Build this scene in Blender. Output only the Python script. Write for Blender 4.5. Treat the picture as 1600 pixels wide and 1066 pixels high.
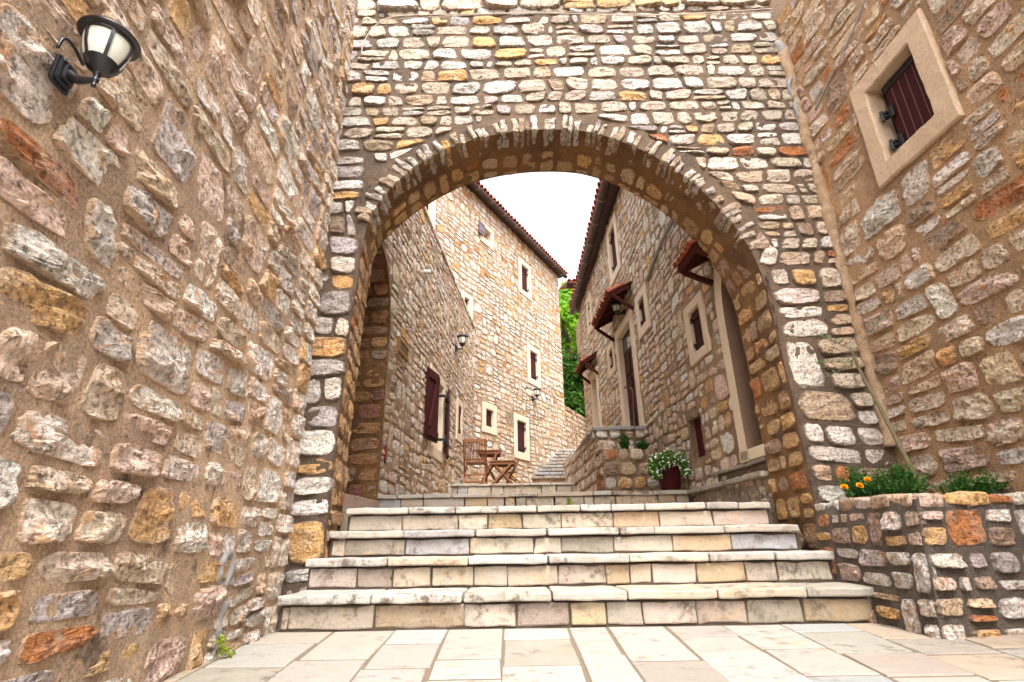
import bpy, math, random
import numpy as np
from mathutils import Vector, Matrix

for o in list(bpy.data.objects):
    bpy.data.objects.remove(o, do_unlink=True)
SC = bpy.context.scene
COL = SC.collection
R_ = math.radians

# ------------------------------------------------------------------ camera
EYE = 0.392
cam_d = bpy.data.cameras.new("camera")
cam = bpy.data.objects.new("camera", cam_d)
COL.objects.link(cam)
cam_d.sensor_width = 36.0
cam_d.lens = 36.0 * 825.13 / 1600.0
cam_d.clip_start = 0.02
cam_d.clip_end = 3000
_p, _r = R_(21.012), R_(-0.902)
_F = np.array([0, math.cos(_p), math.sin(_p)])
_U0 = np.array([0, -math.sin(_p), math.cos(_p)])
_X0 = np.array([1.0, 0, 0])
CR = math.cos(_r) * _X0 + math.sin(_r) * _U0
CU = -math.sin(_r) * _X0 + math.cos(_r) * _U0
m = Matrix.Identity(4)
for i in range(3):
    m[i][0], m[i][1], m[i][2] = CR[i], CU[i], -_F[i]
m[2][3] = EYE
cam.matrix_world = m
SC.camera = cam

# ------------------------------------------------------------------ sky, sun, exposure (soft, thinly overcast noon)
SUN_DIR = Vector((0.14, -0.62, 1.0)).normalized()
SUN_EL = math.asin(SUN_DIR.z)
SUN_ROT = math.atan2(SUN_DIR.x, SUN_DIR.y)
world = bpy.data.worlds.new("World")
SC.world = world
world.use_nodes = True
wn = world.node_tree.nodes
wl = world.node_tree.links
bg = wn["Background"]
sky = wn.new("ShaderNodeTexSky")
sky.sky_type = 'NISHITA'
sky.sun_disc = False
sky.sun_elevation = SUN_EL
sky.sun_rotation = SUN_ROT
sky.air_density = 1.0
sky.dust_density = 4.0
hs = wn.new("ShaderNodeHueSaturation")
hs.inputs["Saturation"].default_value = 0.22
wl.new(sky.outputs[0], hs.inputs["Color"])
wl.new(hs.outputs[0], bg.inputs[0])
bg.inputs[1].default_value = 0.15
sun_d = bpy.data.lights.new("sun", 'SUN')
sun_d.energy = .7
sun_d.angle = R_(30)
sun_d.color = (1.0, 0.965, 0.93)
sun = bpy.data.objects.new("sun", sun_d)
COL.objects.link(sun)
sun.rotation_euler = (-SUN_DIR).to_track_quat('-Z', 'Y').to_euler()
SC.view_settings.view_transform = 'Standard'
SC.view_settings.look = 'None'
SC.view_settings.gamma = 1
SC.view_settings.use_curve_mapping = False
SC.view_settings.exposure = 2.22
SC.cycles.max_bounces = 8
SC.cycles.diffuse_bounces = 5
SC.cycles.use_denoising = True

RNG = random.Random(7)

# ------------------------------------------------------------------ noise
def _hash(ix, iy, iz):
    h = (ix.astype(np.int64) * 374761393 + iy.astype(np.int64) * 668265263 + iz.astype(np.int64) * 2147483647) & 0xFFFFFFFF
    h = ((h ^ (h >> 13)) * 1274126177) & 0xFFFFFFFF
    h = h ^ (h >> 16)
    return (h & 0xFFFF) / 32767.5 - 1.0

def vn(p):
    p = np.asarray(p, float)
    i = np.floor(p).astype(np.int64)
    f = p - i
    f = f * f * (3 - 2 * f)
    r = 0
    for dx in (0, 1):
        for dy in (0, 1):
            for dz in (0, 1):
                w = (f[:, 0] if dx else 1 - f[:, 0]) * (f[:, 1] if dy else 1 - f[:, 1]) * (f[:, 2] if dz else 1 - f[:, 2])
                r = r + w * _hash(i[:, 0] + dx, i[:, 1] + dy, i[:, 2] + dz)
    return r

def fbm(p, o=3):
    p = np.asarray(p, float)
    r, a = 0, 1.0
    for k in range(o):
        r = r + a * vn(p + 17.3 * k)
        p = p * 2.03
        a *= 0.5
    return r

# ------------------------------------------------------------------ materials
def new_mat(name):
    mt = bpy.data.materials.new(name)
    mt.use_nodes = True
    nt = mt.node_tree
    b = nt.nodes["Principled BSDF"]
    b.inputs["Specular IOR Level"].default_value = 0.3
    return mt, nt, b

class NT:
    def __init__(s, nt):
        s.nt = nt
        s.n = nt.nodes
        s.l = nt.links
        g = s.n.new("ShaderNodeNewGeometry")
        s.pos = g.outputs["Position"]
    def noise(s, scale, detail=4, rough=.55, vec=None, dist=0.0):
        n = s.n.new("ShaderNodeTexNoise")
        n.inputs["Scale"].default_value = scale
        n.inputs["Detail"].default_value = detail
        n.inputs["Roughness"].default_value = rough
        n.inputs["Distortion"].default_value = dist
        s.l.new(vec or s.pos, n.inputs["Vector"])
        return n.outputs["Fac"]
    def voro(s, scale, feature='F1'):
        n = s.n.new("ShaderNodeTexVoronoi")
        n.feature = feature
        n.inputs["Scale"].default_value = scale
        s.l.new(s.pos, n.inputs["Vector"])
        return n.outputs["Distance"]
    def ramp(s, fac, a, b):
        n = s.n.new("ShaderNodeMapRange")
        n.interpolation_type = 'SMOOTHSTEP'
        n.inputs["From Min"].default_value = a
        n.inputs["From Max"].default_value = b
        s.l.new(fac, n.inputs["Value"])
        return n.outputs[0]
    def math(s, op, a, b):
        n = s.n.new("ShaderNodeMath")
        n.operation = op
        for k, v in ((0, a), (1, b)):
            if isinstance(v, (int, float)):
                n.inputs[k].default_value = v
            else:
                s.l.new(v, n.inputs[k])
        return n.outputs[0]
    def mix(s, fac, a, b, blend='MIX'):
        n = s.n.new("ShaderNodeMixRGB")
        n.blend_type = blend
        for k, v in ((0, fac), (1, a), (2, b)):
            if isinstance(v, (int, float)):
                n.inputs[k].default_value = v
            elif isinstance(v, tuple):
                n.inputs[k].default_value = (*v, 1) if len(v) == 3 else v
            else:
                s.l.new(v, n.inputs[k])
        return n.outputs[0]
    def attr(s, name, out="Color"):
        n = s.n.new("ShaderNodeAttribute")
        n.attribute_name = name
        return n.outputs[out]
    def scaled(s, v):
        n = s.n.new("ShaderNodeVectorMath")
        n.operation = 'MULTIPLY'
        n.inputs[1].default_value = v
        s.l.new(s.pos, n.inputs[0])
        return n.outputs[0]
    def bump(s, h, bsdf, strength, dist, prev=None):
        n = s.n.new("ShaderNodeBump")
        n.inputs["Strength"].default_value = strength
        n.inputs["Distance"].default_value = dist
        s.l.new(h, n.inputs["Height"])
        if prev is not None:
            s.l.new(prev, n.inputs["Normal"])
        s.l.new(n.outputs[0], bsdf.inputs["Normal"])
        return n.outputs[0]

def rubble_mat(name, smear, smear_amt=0.75, sc=1.0, stain=(.54, .25, .07), stain_at=.60, bump=.8, white=.35, smear2=None):
    """quarried limestone: own tint, lime bloom, iron stains, pits, and mortar smeared over its rim"""
    mt, nt, b = new_mat(name)
    t = NT(nt)
    tint = t.attr("tint")
    edge = t.attr("edge", "Fac")
    n1 = t.noise(7 * sc, 5, .6)
    n2 = t.noise(14 * sc, 5, .65, dist=.6)
    n3 = t.noise(55 * sc, 6, .7)
    lay = t.noise(10 * sc, 5, .65, vec=t.scaled((1, 1, 3.2)), dist=.8)
    c = t.mix(t.math('MULTIPLY', t.ramp(n1, .45, .75), white), tint, (.66, .62, .56))
    c = t.mix(t.math('MULTIPLY', t.ramp(lay, .5, .7), .42), c, t.mix(.8, tint, (.30, .24, .20), 'MIX'))
    c = t.mix(t.math('MULTIPLY', t.ramp(n2, stain_at, stain_at + .14), .75), c, stain)
    pit = t.ramp(n3, .43, .33)
    pit2 = t.ramp(t.noise(24 * sc, 5, .65, dist=.7), .42, .33)
    pits = t.math('MAXIMUM', pit, t.math('MULTIPLY', pit2, .8))
    c = t.mix(t.math('MULTIPLY', pits, .72), c, t.mix(.6, tint, (.06, .035, .02)))
    c = t.mix(.8, c, t.mix(t.ramp(n3, .3, .7), (.55, .53, .52), (1.35, 1.35, 1.35)), 'MULTIPLY')
    sm = t.math('ADD', edge, t.math('MULTIPLY', t.math('SUBTRACT', t.noise(20 * sc, 4, .7), .5), 1.8))
    smf = t.math('MULTIPLY', t.ramp(sm, .5, .85), smear_amt)
    sc2 = smear
    if smear2:
        sc2 = t.mix(t.ramp(t.noise(1.3, 3), .42, .58), smear, smear2)
    c = t.mix(smf, c, sc2)
    nt.links.new(c, b.inputs["Base Color"])
    b.inputs["Roughness"].default_value = .9
    h = t.math('ADD', t.math('MULTIPLY', n2, .8), t.math('MULTIPLY', lay, .8))
    h = t.math('ADD', h, t.math('MULTIPLY', n3, .45))
    h = t.math('SUBTRACT', h, t.math('MULTIPLY', pits, .5))
    t.bump(h, b, bump, .045 / sc)
    return mt

def mortar_mat(name, a, bcol, sc=1.0, dark=(.09, .06, .045), dark_at=.6):
    mt, nt, b = new_mat(name)
    t = NT(nt)
    g = t.noise(120 * sc, 6, .8)
    g2 = t.noise(48 * sc, 5, .7, dist=.5)
    n1 = t.noise(1.6 * sc, 6, .65)
    n2 = t.noise(5 * sc, 6, .7)
    c = t.mix(t.ramp(n1, .42, .58), a, bcol)
    c = t.mix(t.math('MULTIPLY', t.ramp(n2, dark_at, dark_at + .12), .8), c, dark)
    c = t.mix(t.math('MULTIPLY', t.ramp(t.noise(9 * sc, 5, .7), .55, .75), .4), c, tuple(min(.7, x * 1.5 + .06) for x in a))
    c = t.mix(.9, c, t.mix(t.ramp(g, .25, .75), (.42, .40, .38), (1.6, 1.6, 1.6)), 'MULTIPLY')
    pit = t.ramp(g2, .40, .31)
    c = t.mix(t.math('MULTIPLY', pit, .7), c, (.05, .035, .025))
    nt.links.new(c, b.inputs["Base Color"])
    b.inputs["Roughness"].default_value = .95
    h = t.math('ADD', t.math('MULTIPLY', g, .6), t.noise(26 * sc, 6, .75))
    h = t.math('SUBTRACT', h, t.math('MULTIPLY', pit, .6))
    t.bump(h, b, 1.0, .035 / sc)
    return mt

def dressed_mat(name, sc=1.0, stain=.5, tintattr=True, base=(.62, .52, .40), grain=.4, dirt_at=.6, bump=.35):
    """sawn and worn limestone: treads, slabs, window surrounds"""
    mt, nt, b = new_mat(name)
    t = NT(nt)
    c0 = t.attr("tint") if tintattr else base
    n1 = t.noise(3.5 * sc, 5, .6, dist=.5)
    n2 = t.noise(12 * sc, 8, .78, dist=.25)
    n3 = t.noise(90 * sc, 5, .7)
    vein = t.noise(5 * sc, 6, .6, dist=2.5)
    if tintattr:
        c = t.mix(t.math('MULTIPLY', t.ramp(n1, .45, .7), .4), c0, (.43, .385, .33))
    else:
        c = t.mix(t.math('MULTIPLY', t.ramp(n1, .45, .7), .4), c0, tuple(min(.8, x * 1.15) for x in base))
    c = t.mix(t.math('MULTIPLY', t.ramp(vein, .58, .70), .32 * stain * 2), c, (.52, .33, .16))
    c = t.mix(t.math('MULTIPLY', t.math('MULTIPLY', t.ramp(n2, dirt_at, dirt_at + .13), t.ramp(t.noise(2.2 * sc, 4, .6), .40, .62)), min(1, stain)), c, (.13, .10, .075))
    c = t.mix(t.math('MULTIPLY', t.ramp(t.noise(38 * sc, 5, .75), .56, .68), .45 * stain), c, (.17, .135, .10))
    c = t.mix(grain, c, t.mix(n3, (.62, .62, .62), (1.3, 1.3, 1.3)), 'MULTIPLY')
    nt.links.new(c, b.inputs["Base Color"])
    b.inputs["Roughness"].default_value = .72
    h = t.math('ADD', t.math('MULTIPLY', n3, .3), n2)
    t.bump(h, b, bump, .015 / sc)
    return mt

def plain_mat(name, col, rough=.5, metal=0.0, var=.25, sc=30, bump=0.0, spec=.4, stretch=None):
    mt, nt, b = new_mat(name)
    t = NT(nt)
    v = t.scaled(stretch) if stretch else None
    n = t.noise(sc, 4, .6, vec=v)
    c = t.mix(n, tuple(x * (1 - var) for x in col), tuple(min(1, x * (1 + var)) for x in col))
    nt.links.new(c, b.inputs["Base Color"])
    b.inputs["Roughness"].default_value = rough
    b.inputs["Metallic"].default_value = metal
    b.inputs["Specular IOR Level"].default_value = spec
    if bump:
        t.bump(n, b, bump, .004)
    return mt

def leaf_mat(name, a, bcol, trans=.35):
    mt, nt, b = new_mat(name)
    t = NT(nt)
    c = t.mix(t.attr("edge", "Fac"), a, bcol)
    nt.links.new(c, b.inputs["Base Color"])
    b.inputs["Roughness"].default_value = .5
    tr = nt.nodes.new("ShaderNodeBsdfTranslucent")
    nt.links.new(c, tr.inputs["Color"])
    mx = nt.nodes.new("ShaderNodeMixShader")
    mx.inputs[0].default_value = trans
    nt.links.new(b.outputs[0], mx.inputs[1])
    nt.links.new(tr.outputs[0], mx.inputs[2])
    nt.links.new(mx.outputs[0], nt.nodes["Material Output"].inputs["Surface"])
    return mt

TAN, DARK = (.43, .27, .145), (.135, .095, .07)
M_left = rubble_mat("stone_lavender_limestone", (.64, .435, .275), .85, 1.0, smear2=(.44, .31, .205), white=.4, stain_at=.54)
M_right = rubble_mat("stone_brown_limestone", (.50, .31, .17), .8, 1.0, smear2=(.40, .25, .14), stain_at=.56)
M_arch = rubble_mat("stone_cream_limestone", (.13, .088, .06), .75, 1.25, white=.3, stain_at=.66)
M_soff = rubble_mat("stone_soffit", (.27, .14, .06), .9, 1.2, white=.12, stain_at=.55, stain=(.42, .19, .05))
M_far = rubble_mat("stone_alley", (.44, .30, .18), .7, .9, white=.4, stain_at=.64)
M_plant = rubble_mat("stone_planter", (.17, .13, .10), .6, 1.1, white=.3, stain_at=.56, stain=(.55, .2, .04))
K_left = mortar_mat("mortar_sand", (.78, .54, .345), (.52, .355, .24), dark_at=.55, dark=(.10, .07, .052))
K_right = mortar_mat("mortar_brown", (.58, .355, .195), (.42, .26, .145), dark_at=.60)
K_arch = mortar_mat("mortar_dark", (.135, .095, .066), (.19, .128, .084), 1.2, dark_at=.60, dark=(.065, .046, .034))
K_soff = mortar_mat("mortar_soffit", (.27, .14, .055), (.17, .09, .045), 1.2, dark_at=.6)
K_far = mortar_mat("mortar_alley", (.42, .285, .175), (.29, .20, .125), 1.0, dark_at=.66)
K_fill = mortar_mat("mortar_fillet", (.52, .36, .23), (.44, .29, .17), 1.5, dark_at=.68)
K_plant = mortar_mat("mortar_grey", (.19, .15, .12), (.15, .115, .09), 1.2)
K_gap = plain_mat("joint_dirt", (.085, .06, .042), .95, sc=40, bump=.5)
M_slab = dressed_mat("limestone_worn", 1.0, .95, dirt_at=.485, bump=.75)
M_pave = dressed_mat("limestone_paving", .9, .8, dirt_at=.51, bump=.55)
M_trim = dressed_mat("limestone_trim", 1.2, .45, tintattr=False, base=(.60, .48, .35))
M_trimr = dressed_mat("limestone_hammered", .55, .5, tintattr=False, base=(.58, .42, .28), grain=1.0, bump=1.0)
M_cement = plain_mat("grey_cement", (.26, .245, .235), .9, var=.35, sc=60, bump=.8)
M_plaster = plain_mat("tan_plaster", (.45, .30, .19), .95, var=.3, sc=45, bump=.9)
M_shut = plain_mat("maroon_wood", (.038, .006, .0065), .62, spec=.12, var=.3, sc=25, stretch=(1, 1, .12))
M_shutp = plain_mat("groove_pink", (.13, .07, .065), .6)
M_iron = plain_mat("black_iron", (.012, .012, .014), .38, var=.3, sc=60)
M_lamp = plain_mat("lantern_black", (.010, .011, .015), .28, var=.2, sc=60, spec=.6)
M_frost = plain_mat("frosted_glass", (.66, .67, .58), .35, var=.06, sc=8)
M_bolt = plain_mat("bolt_steel", (.3, .42, .5), .3, metal=.8)
M_teak = plain_mat("teak_wood", (.19, .066, .022), .5, var=.35, sc=30, stretch=(1, 1, .25))
M_gutter = plain_mat("gutter_brown", (.034, .014, .010), .38, var=.2)
M_brkt = plain_mat("gutter_clip", (.16, .12, .10), .4, var=.2)
M_wood = plain_mat("canopy_wood", (.055, .012, .008), .7, spec=.1, var=.3)
M_tile = plain_mat("terracotta", (.33, .080, .040), .75, var=.45, sc=9, bump=.3)
M_pot = plain_mat("maroon_glaze", (.045, .005, .006), .4, spec=.2, var=.15, sc=12)
M_soil = plain_mat("soil", (.05, .033, .022), .95, var=.5, sc=40, bump=.8)
M_bark = plain_mat("bark_green", (.14, .11, .055), .85, var=.5, sc=40, bump=.8)
M_bark2 = plain_mat("bark_grey", (.10, .075, .05), .9, var=.4, sc=15, bump=.8)
M_white = plain_mat("petal_white", (.78, .78, .70), .6, var=.05)
M_marig = plain_mat("petal_marigold", (.85, .40, .01), .6, var=.2, sc=120)
M_viol = plain_mat("petal_violet", (.16, .04, .42), .6, var=.2)
M_brass = plain_mat("plaque_brass", (.30, .16, .05), .45, metal=.4, var=.3)
M_black = plain_mat("shadowed_interior", (.015, .012, .010), .9)
M_redbox = plain_mat("red_enamel", (.18, .015, .02), .4)
M_wire = plain_mat("cable_grey", (.40, .33, .27), .7)
M_glass = plain_mat("window_glass", (.03, .035, .04), .08, spec=.6)
M_ground = plain_mat("earth", (.30, .23, .16), .95, var=.4, sc=3, bump=.5)
L_tree = leaf_mat("leaf_fresh", (.12, .30, .02), (.34, .56, .05), .55)
L_dark = leaf_mat("leaf_deep", (.035, .11, .012), (.11, .25, .03), .4)
L_bush = leaf_mat("leaf_feathery", (.018, .065, .008), (.06, .16, .02), .3)
L_pot = leaf_mat("leaf_bright", (.05, .16, .015), (.15, .34, .04), .35)
L_olive = leaf_mat("leaf_olive", (.07, .10, .04), (.30, .34, .22), .2)
L_weed = leaf_mat("leaf_moss", (.14, .24, .01), (.36, .42, .02), .3)

# ------------------------------------------------------------------ object helpers
WLOC = {}
def _wl(o):
    return WLOC.get(o.name, Vector((0, 0, 0))) if o is not None else Vector((0, 0, 0))

def thing(name, label, cat, loc=(0, 0, 0), group=None):
    o = bpy.data.objects.new(name, None)
    o.empty_display_size = .1
    COL.objects.link(o)
    o.location = loc
    WLOC[o.name] = Vector(loc)
    o["label"] = label
    o["category"] = cat
    if group:
        o["group"] = group
    return o

def struct(o):
    o["kind"] = "structure"
    return o

def stuff(o):
    o["kind"] = "stuff"
    return o

def tag(o, label, cat, group=None):
    o["label"] = label
    o["category"] = cat
    if group:
        o["group"] = group
    return o

def obj(name, V, Fc, mat, parent=None, smooth=False, tint=None, edge=None):
    """one mesh object; V in world metres"""
    V = np.asarray(V, np.float32).reshape(-1, 3)
    base = _wl(parent)
    if parent is None:
        base = Vector((float(V[:, 0].mean()), float(V[:, 1].mean()), float(V[:, 2].min())))
    me = bpy.data.meshes.new(name)
    me.from_pydata((V - np.array(base, np.float32)).tolist(), [], Fc)
    if tint is not None:
        a = me.attributes.new("tint", 'FLOAT_COLOR', 'POINT')
        tt = np.asarray(tint, np.float32)
        if tt.ndim == 1:
            tt = np.tile(tt, (len(V), 1))
        a.data.foreach_set("color", np.hstack([tt, np.ones((len(V), 1), np.float32)]).ravel())
    if edge is not None:
        a = me.attributes.new("edge", 'FLOAT', 'POINT')
        a.data.foreach_set("value", np.asarray(edge, np.float32))
    if smooth:
        me.polygons.foreach_set("use_smooth", [True] * len(me.polygons))
    me.materials.append(mat)
    o = bpy.data.objects.new(name, me)
    COL.objects.link(o)
    if parent is not None:
        o.parent = parent
        WLOC[o.name] = base
    else:
        o.location = base
        WLOC[o.name] = base
    return o

class MB:
    """collects shapes for ONE mesh"""
    def __init__(s):
        s.v, s.f, s.e, s.t = [], [], [], []
        s.n = 0
    def add(s, V, Fc, edge=None, tint=None):
        V = np.asarray(V, float).reshape(-1, 3)
        s.v.append(V)
        s.f += [tuple(i + s.n for i in f) for f in Fc]
        s.e.append(np.zeros(len(V)) if edge is None else np.asarray(edge, float) * np.ones(len(V)))
        s.t.append(np.tile(np.array((.5, .4, .3) if tint is None else tint), (len(V), 1)))
        s.n += len(V)
        return s
    def build(s, name, mat, parent=None, smooth=False):
        return obj(name, np.vstack(s.v), s.f, mat, parent, smooth, np.vstack(s.t), np.concatenate(s.e))

class Fr:
    """a wall plane: s along it, z up, w out of its face"""
    def __init__(f, o, d, n):
        f.o = np.array([o[0], o[1], 0.0])
        f.d = np.array([d[0], d[1], 0.0])
        f.n = np.array([n[0], n[1], 0.0])
    def P(f, uv, w):
        uv = np.asarray(uv, float).reshape(-1, 2)
        w = np.asarray(w, float) * np.ones(len(uv))
        return f.o + uv[:, :1] * f.d + uv[:, 1:2] * np.array([0, 0, 1.0]) + w[:, None] * f.n
    def p(f, s, z, w=0.0):
        return f.P([(s, z)], w)[0]

def side(ox, oy, az, right=False):
    a = R_(az)
    d = (math.sin(a), math.cos(a))
    n = (math.cos(a), -math.sin(a))
    if right:
        n = (-n[0], -n[1])
    return Fr((ox, oy), d, n)

def block(c, ax, size, bev=.006, seg=(3, 1, 1), amp=0.0, freq=12.0, seed=0):
    """stone block with worn arrises; ax = three unit vectors"""
    cs = []
    for k in range(3):
        h = size[k] / 2
        b = min(bev, h * .45)
        inner = np.linspace(-h + b, h - b, seg[k] + 1)
        cs.append(np.concatenate([[-h], inner, [h]]))
    idx, V, Fc = {}, [], []
    def vid(i, j, k):
        if (i, j, k) not in idx:
            idx[(i, j, k)] = len(V)
            V.append((cs[0][i], cs[1][j], cs[2][k]))
        return idx[(i, j, k)]
    nn = [len(x) - 1 for x in cs]
    for a in range(3):
        b_, c_ = (a + 1) % 3, (a + 2) % 3
        for sd in (0, nn[a]):
            for i in range(nn[b_]):
                for j in range(nn[c_]):
                    q = []
                    for di, dj in ((0, 0), (1, 0), (1, 1), (0, 1)):
                        t = [0, 0, 0]
                        t[a], t[b_], t[c_] = sd, i + di, j + dj
                        q.append(vid(*t))
                    Fc.append(tuple(q if sd else q[::-1]))
    V = np.array(V)
    hs = np.array(size) / 2
    b = np.minimum(bev, hs * .45)
    q = np.clip(V, -(hs - b), hs - b)
    d = (V - q) / b
    ln = np.linalg.norm(d, axis=1, keepdims=True)
    d = np.where(ln > 1, d / np.maximum(ln, 1e-9), d)
    V = q + d * b
    if amp:
        o = seed * 7.77
        dis = np.stack([fbm(V * freq + o, 2), fbm(V * freq + o + 40, 2), fbm(V * freq + o + 80, 2)], 1)
        V = V + amp * dis
    A = np.array(ax, float)
    return np.asarray(c, float) + V @ A, Fc

AXW = ((1, 0, 0), (0, 1, 0), (0, 0, 1))
def fbox(fr, s0, s1, z0, z1, w0, w1, bev=.004, seg=(1, 1, 1), amp=0, freq=12., seed=0):
    c = fr.p((s0 + s1) / 2, (z0 + z1) / 2, (w0 + w1) / 2)
    return block(c, (fr.d, (0, 0, 1), fr.n), (abs(s1 - s0), abs(z1 - z0), abs(w1 - w0)), bev, seg, amp, freq, seed)

def wbox(x0, x1, y0, y1, z0, z1, bev=.002, seg=(1, 1, 1), amp=0, freq=12., seed=0):
    return block(((x0 + x1) / 2, (y0 + y1) / 2, (z0 + z1) / 2), AXW, (x1 - x0, y1 - y0, z1 - z0), bev, seg, amp, freq, seed)

def bar(p, q, w, h, up=(0, 0, 1), bev=.002):
    p, q = np.array(p, float), np.array(q, float)
    d = q - p
    L = np.linalg.norm(d)
    d /= L
    u = np.array(up, float)
    u = u - (u @ d) * d
    if np.linalg.norm(u) < 1e-5:
        u = np.array((1, 0, 0.)) - d[0] * d
    u /= np.linalg.norm(u)
    return block((p + q) / 2, (d, np.cross(u, d), u), (L, w, h), bev)

def tube(pts, r, n=8, cap=True):
    P = np.asarray(pts, float)
    r = np.asarray(r, float) * np.ones(len(P))
    V, Fc = [], []
    prev = None
    for i in range(len(P)):
        t = P[min(i + 1, len(P) - 1)] - P[max(i - 1, 0)]
        t /= np.linalg.norm(t)
        if prev is None:
            a = np.cross(t, (0, 0, 1.0))
            if np.linalg.norm(a) < 1e-3:
                a = np.cross(t, (1.0, 0, 0))
        else:
            a = prev - (prev @ t) * t
        a /= np.linalg.norm(a)
        prev = a
        b = np.cross(t, a)
        for k in range(n):
            g = 2 * math.pi * k / n
            V.append(P[i] + r[i] * (math.cos(g) * a + math.sin(g) * b))
    for i in range(len(P) - 1):
        for k in range(n):
            k2 = (k + 1) % n
            Fc.append((i * n + k, i * n + k2, (i + 1) * n + k2, (i + 1) * n + k))
    if cap:
        Fc.append(tuple(range(n))[::-1])
        Fc.append(tuple((len(P) - 1) * n + k for k in range(n)))
    return np.array(V), Fc

def lathe(c, prof, n=20, ax=None, arc=(0, 2 * math.pi), rot=0.0):
    """prof: (radius, height) from bottom to top"""
    ax = ax or AXW
    A = np.array(ax, float)
    V, Fc = [], []
    full = abs(arc[1] - arc[0] - 2 * math.pi) < 1e-6
    m_ = n if full else n + 1
    for r, z in prof:
        for k in range(m_):
            g = rot + arc[0] + (arc[1] - arc[0]) * k / n
            V.append((r * math.cos(g), r * math.sin(g), z))
    for i in range(len(prof) - 1):
        for k in range(n):
            k2 = (k + 1) % m_
            Fc.append((i * m_ + k, i * m_ + k2, (i + 1) * m_ + k2, (i + 1) * m_ + k))
    return np.asarray(c, float) + np.array(V) @ A, Fc

# ------------------------------------------------------------------ rubble masonry
_TOPO = {}
def _topo(n, rings):
    if (n, rings) not in _TOPO:
        Fc = []
        for r in range(rings - 1):
            for k in range(n):
                k2 = (k + 1) % n
                Fc.append((r * n + k, r * n + k2, (r + 1) * n + k2, (r + 1) * n + k))
        c = rings * n
        for k in range(n):
            Fc.append(((rings - 1) * n + k, (rings - 1) * n + (k + 1) % n, c))
        _TOPO[(n, rings)] = Fc
    return _TOPO[(n, rings)]

def stone_geo(quad, n, rho, prof, proud, sink, rough, rng, squar):
    """broken-faced stone: angular outline resampled to n points, ringed in to an uneven face"""
    cut = max(.03, .22 - .035 * squar)
    ctl = []
    for (cx, cy) in ((-1, -1), (1, -1), (1, 1), (-1, 1)):
        ix, iy = rng.uniform(0, cut), rng.uniform(0, cut * 1.2)
        X0, Y0 = cx * (1 - ix), cy * (1 - iy)
        if rng.random() < .7:
            e1, e2 = rng.uniform(.08, .45), rng.uniform(.1, .55)
            p1, p2 = (X0 - cx * e1, Y0), (X0, Y0 - cy * e2)
            ctl += [p2, p1] if cx * cy < 0 else [p1, p2]
            if cx * cy > 0:
                ctl[-2:] = [p2, p1] if cx > 0 else [p2, p1]
        else:
            ctl.append((X0, Y0))
    C = np.array(ctl)
    C = C[np.argsort(np.arctan2(C[:, 1], C[:, 0]))]
    C = np.vstack([C, C[:1]])
    L = np.concatenate([[0], np.cumsum(np.linalg.norm(np.diff(C, axis=0), axis=1))])
    t = (np.arange(n) + rng.uniform(0, 1)) / n * L[-1]
    t = np.mod(t, L[-1])
    t.sort()
    x, y = np.interp(t, L, C[:, 0]), np.interp(t, L, C[:, 1])
    x = .62 * x + .19 * (np.roll(x, 1) + np.roll(x, -1))
    y = .62 * y + .19 * (np.roll(y, 1) + np.roll(y, -1))
    jit = 1.05 - np.array([rng.uniform(-.03, .07) for _ in range(n)])
    x, y = x * jit, y * jit
    rho = np.array(rho)
    ox, oy = rng.uniform(-.2, .2), rng.uniform(-.2, .2)
    X = np.concatenate([(ox * (1 - rho)[:, None] + rho[:, None] * x).ravel(), [ox]])
    Y = np.concatenate([(oy * (1 - rho)[:, None] + rho[:, None] * y).ravel(), [oy]])
    q = np.array(quad, float)
    a, b = (X + 1) / 2, (Y + 1) / 2
    uv = ((1 - a) * (1 - b))[:, None] * q[0] + (a * (1 - b))[:, None] * q[1] + (a * b)[:, None] * q[2] + ((1 - a) * b)[:, None] * q[3]
    pr = np.concatenate([np.repeat(np.array(prof), n), [prof[-1]]])
    o = rng.uniform(0, 500)
    p3 = np.stack([uv[:, 0] * 13 + o, uv[:, 1] * 19 + o, np.full(len(uv), o)], 1)
    nz = fbm(p3, 4)
    led = np.round(fbm(p3 * np.array([.45, .9, 1]) + 9, 2) * 2.6) / 2.6
    cr = -np.abs(vn(p3 * 1.3 + 33))
    tx, ty = rng.uniform(-.45, .45), rng.uniform(-.55, .4)
    w = -sink + (proud + sink) * pr
    w = w + np.clip(pr, 0, 1) ** 2 * (rough * (.75 * nz + .8 * led + .5 * cr) + proud * (tx * X + ty * Y))
    if rng.random() < .975:
        w = np.where(pr > .9, np.maximum(w, .0055 + .25 * (w - .0055)), w)
    edge = np.concatenate([np.repeat(np.clip(1 - (1 - rho) * 3.2, 0, 1), n), [0]])
    return uv, w, edge

LOD = {
    0: (28, (1.0, .985, .93, .80, .62, .42, .2), (0, .72, .96, 1.0, 1.0, 1.02, 1.02)),
    1: (20, (1.0, .975, .88, .66, .36), (0, .75, .97, 1.0, 1.02)),
    2: (14, (1.0, .95, .6), (0, .85, 1.02)),
    3: (10, (1.0, .86), (0, 1.0)),
}

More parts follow.
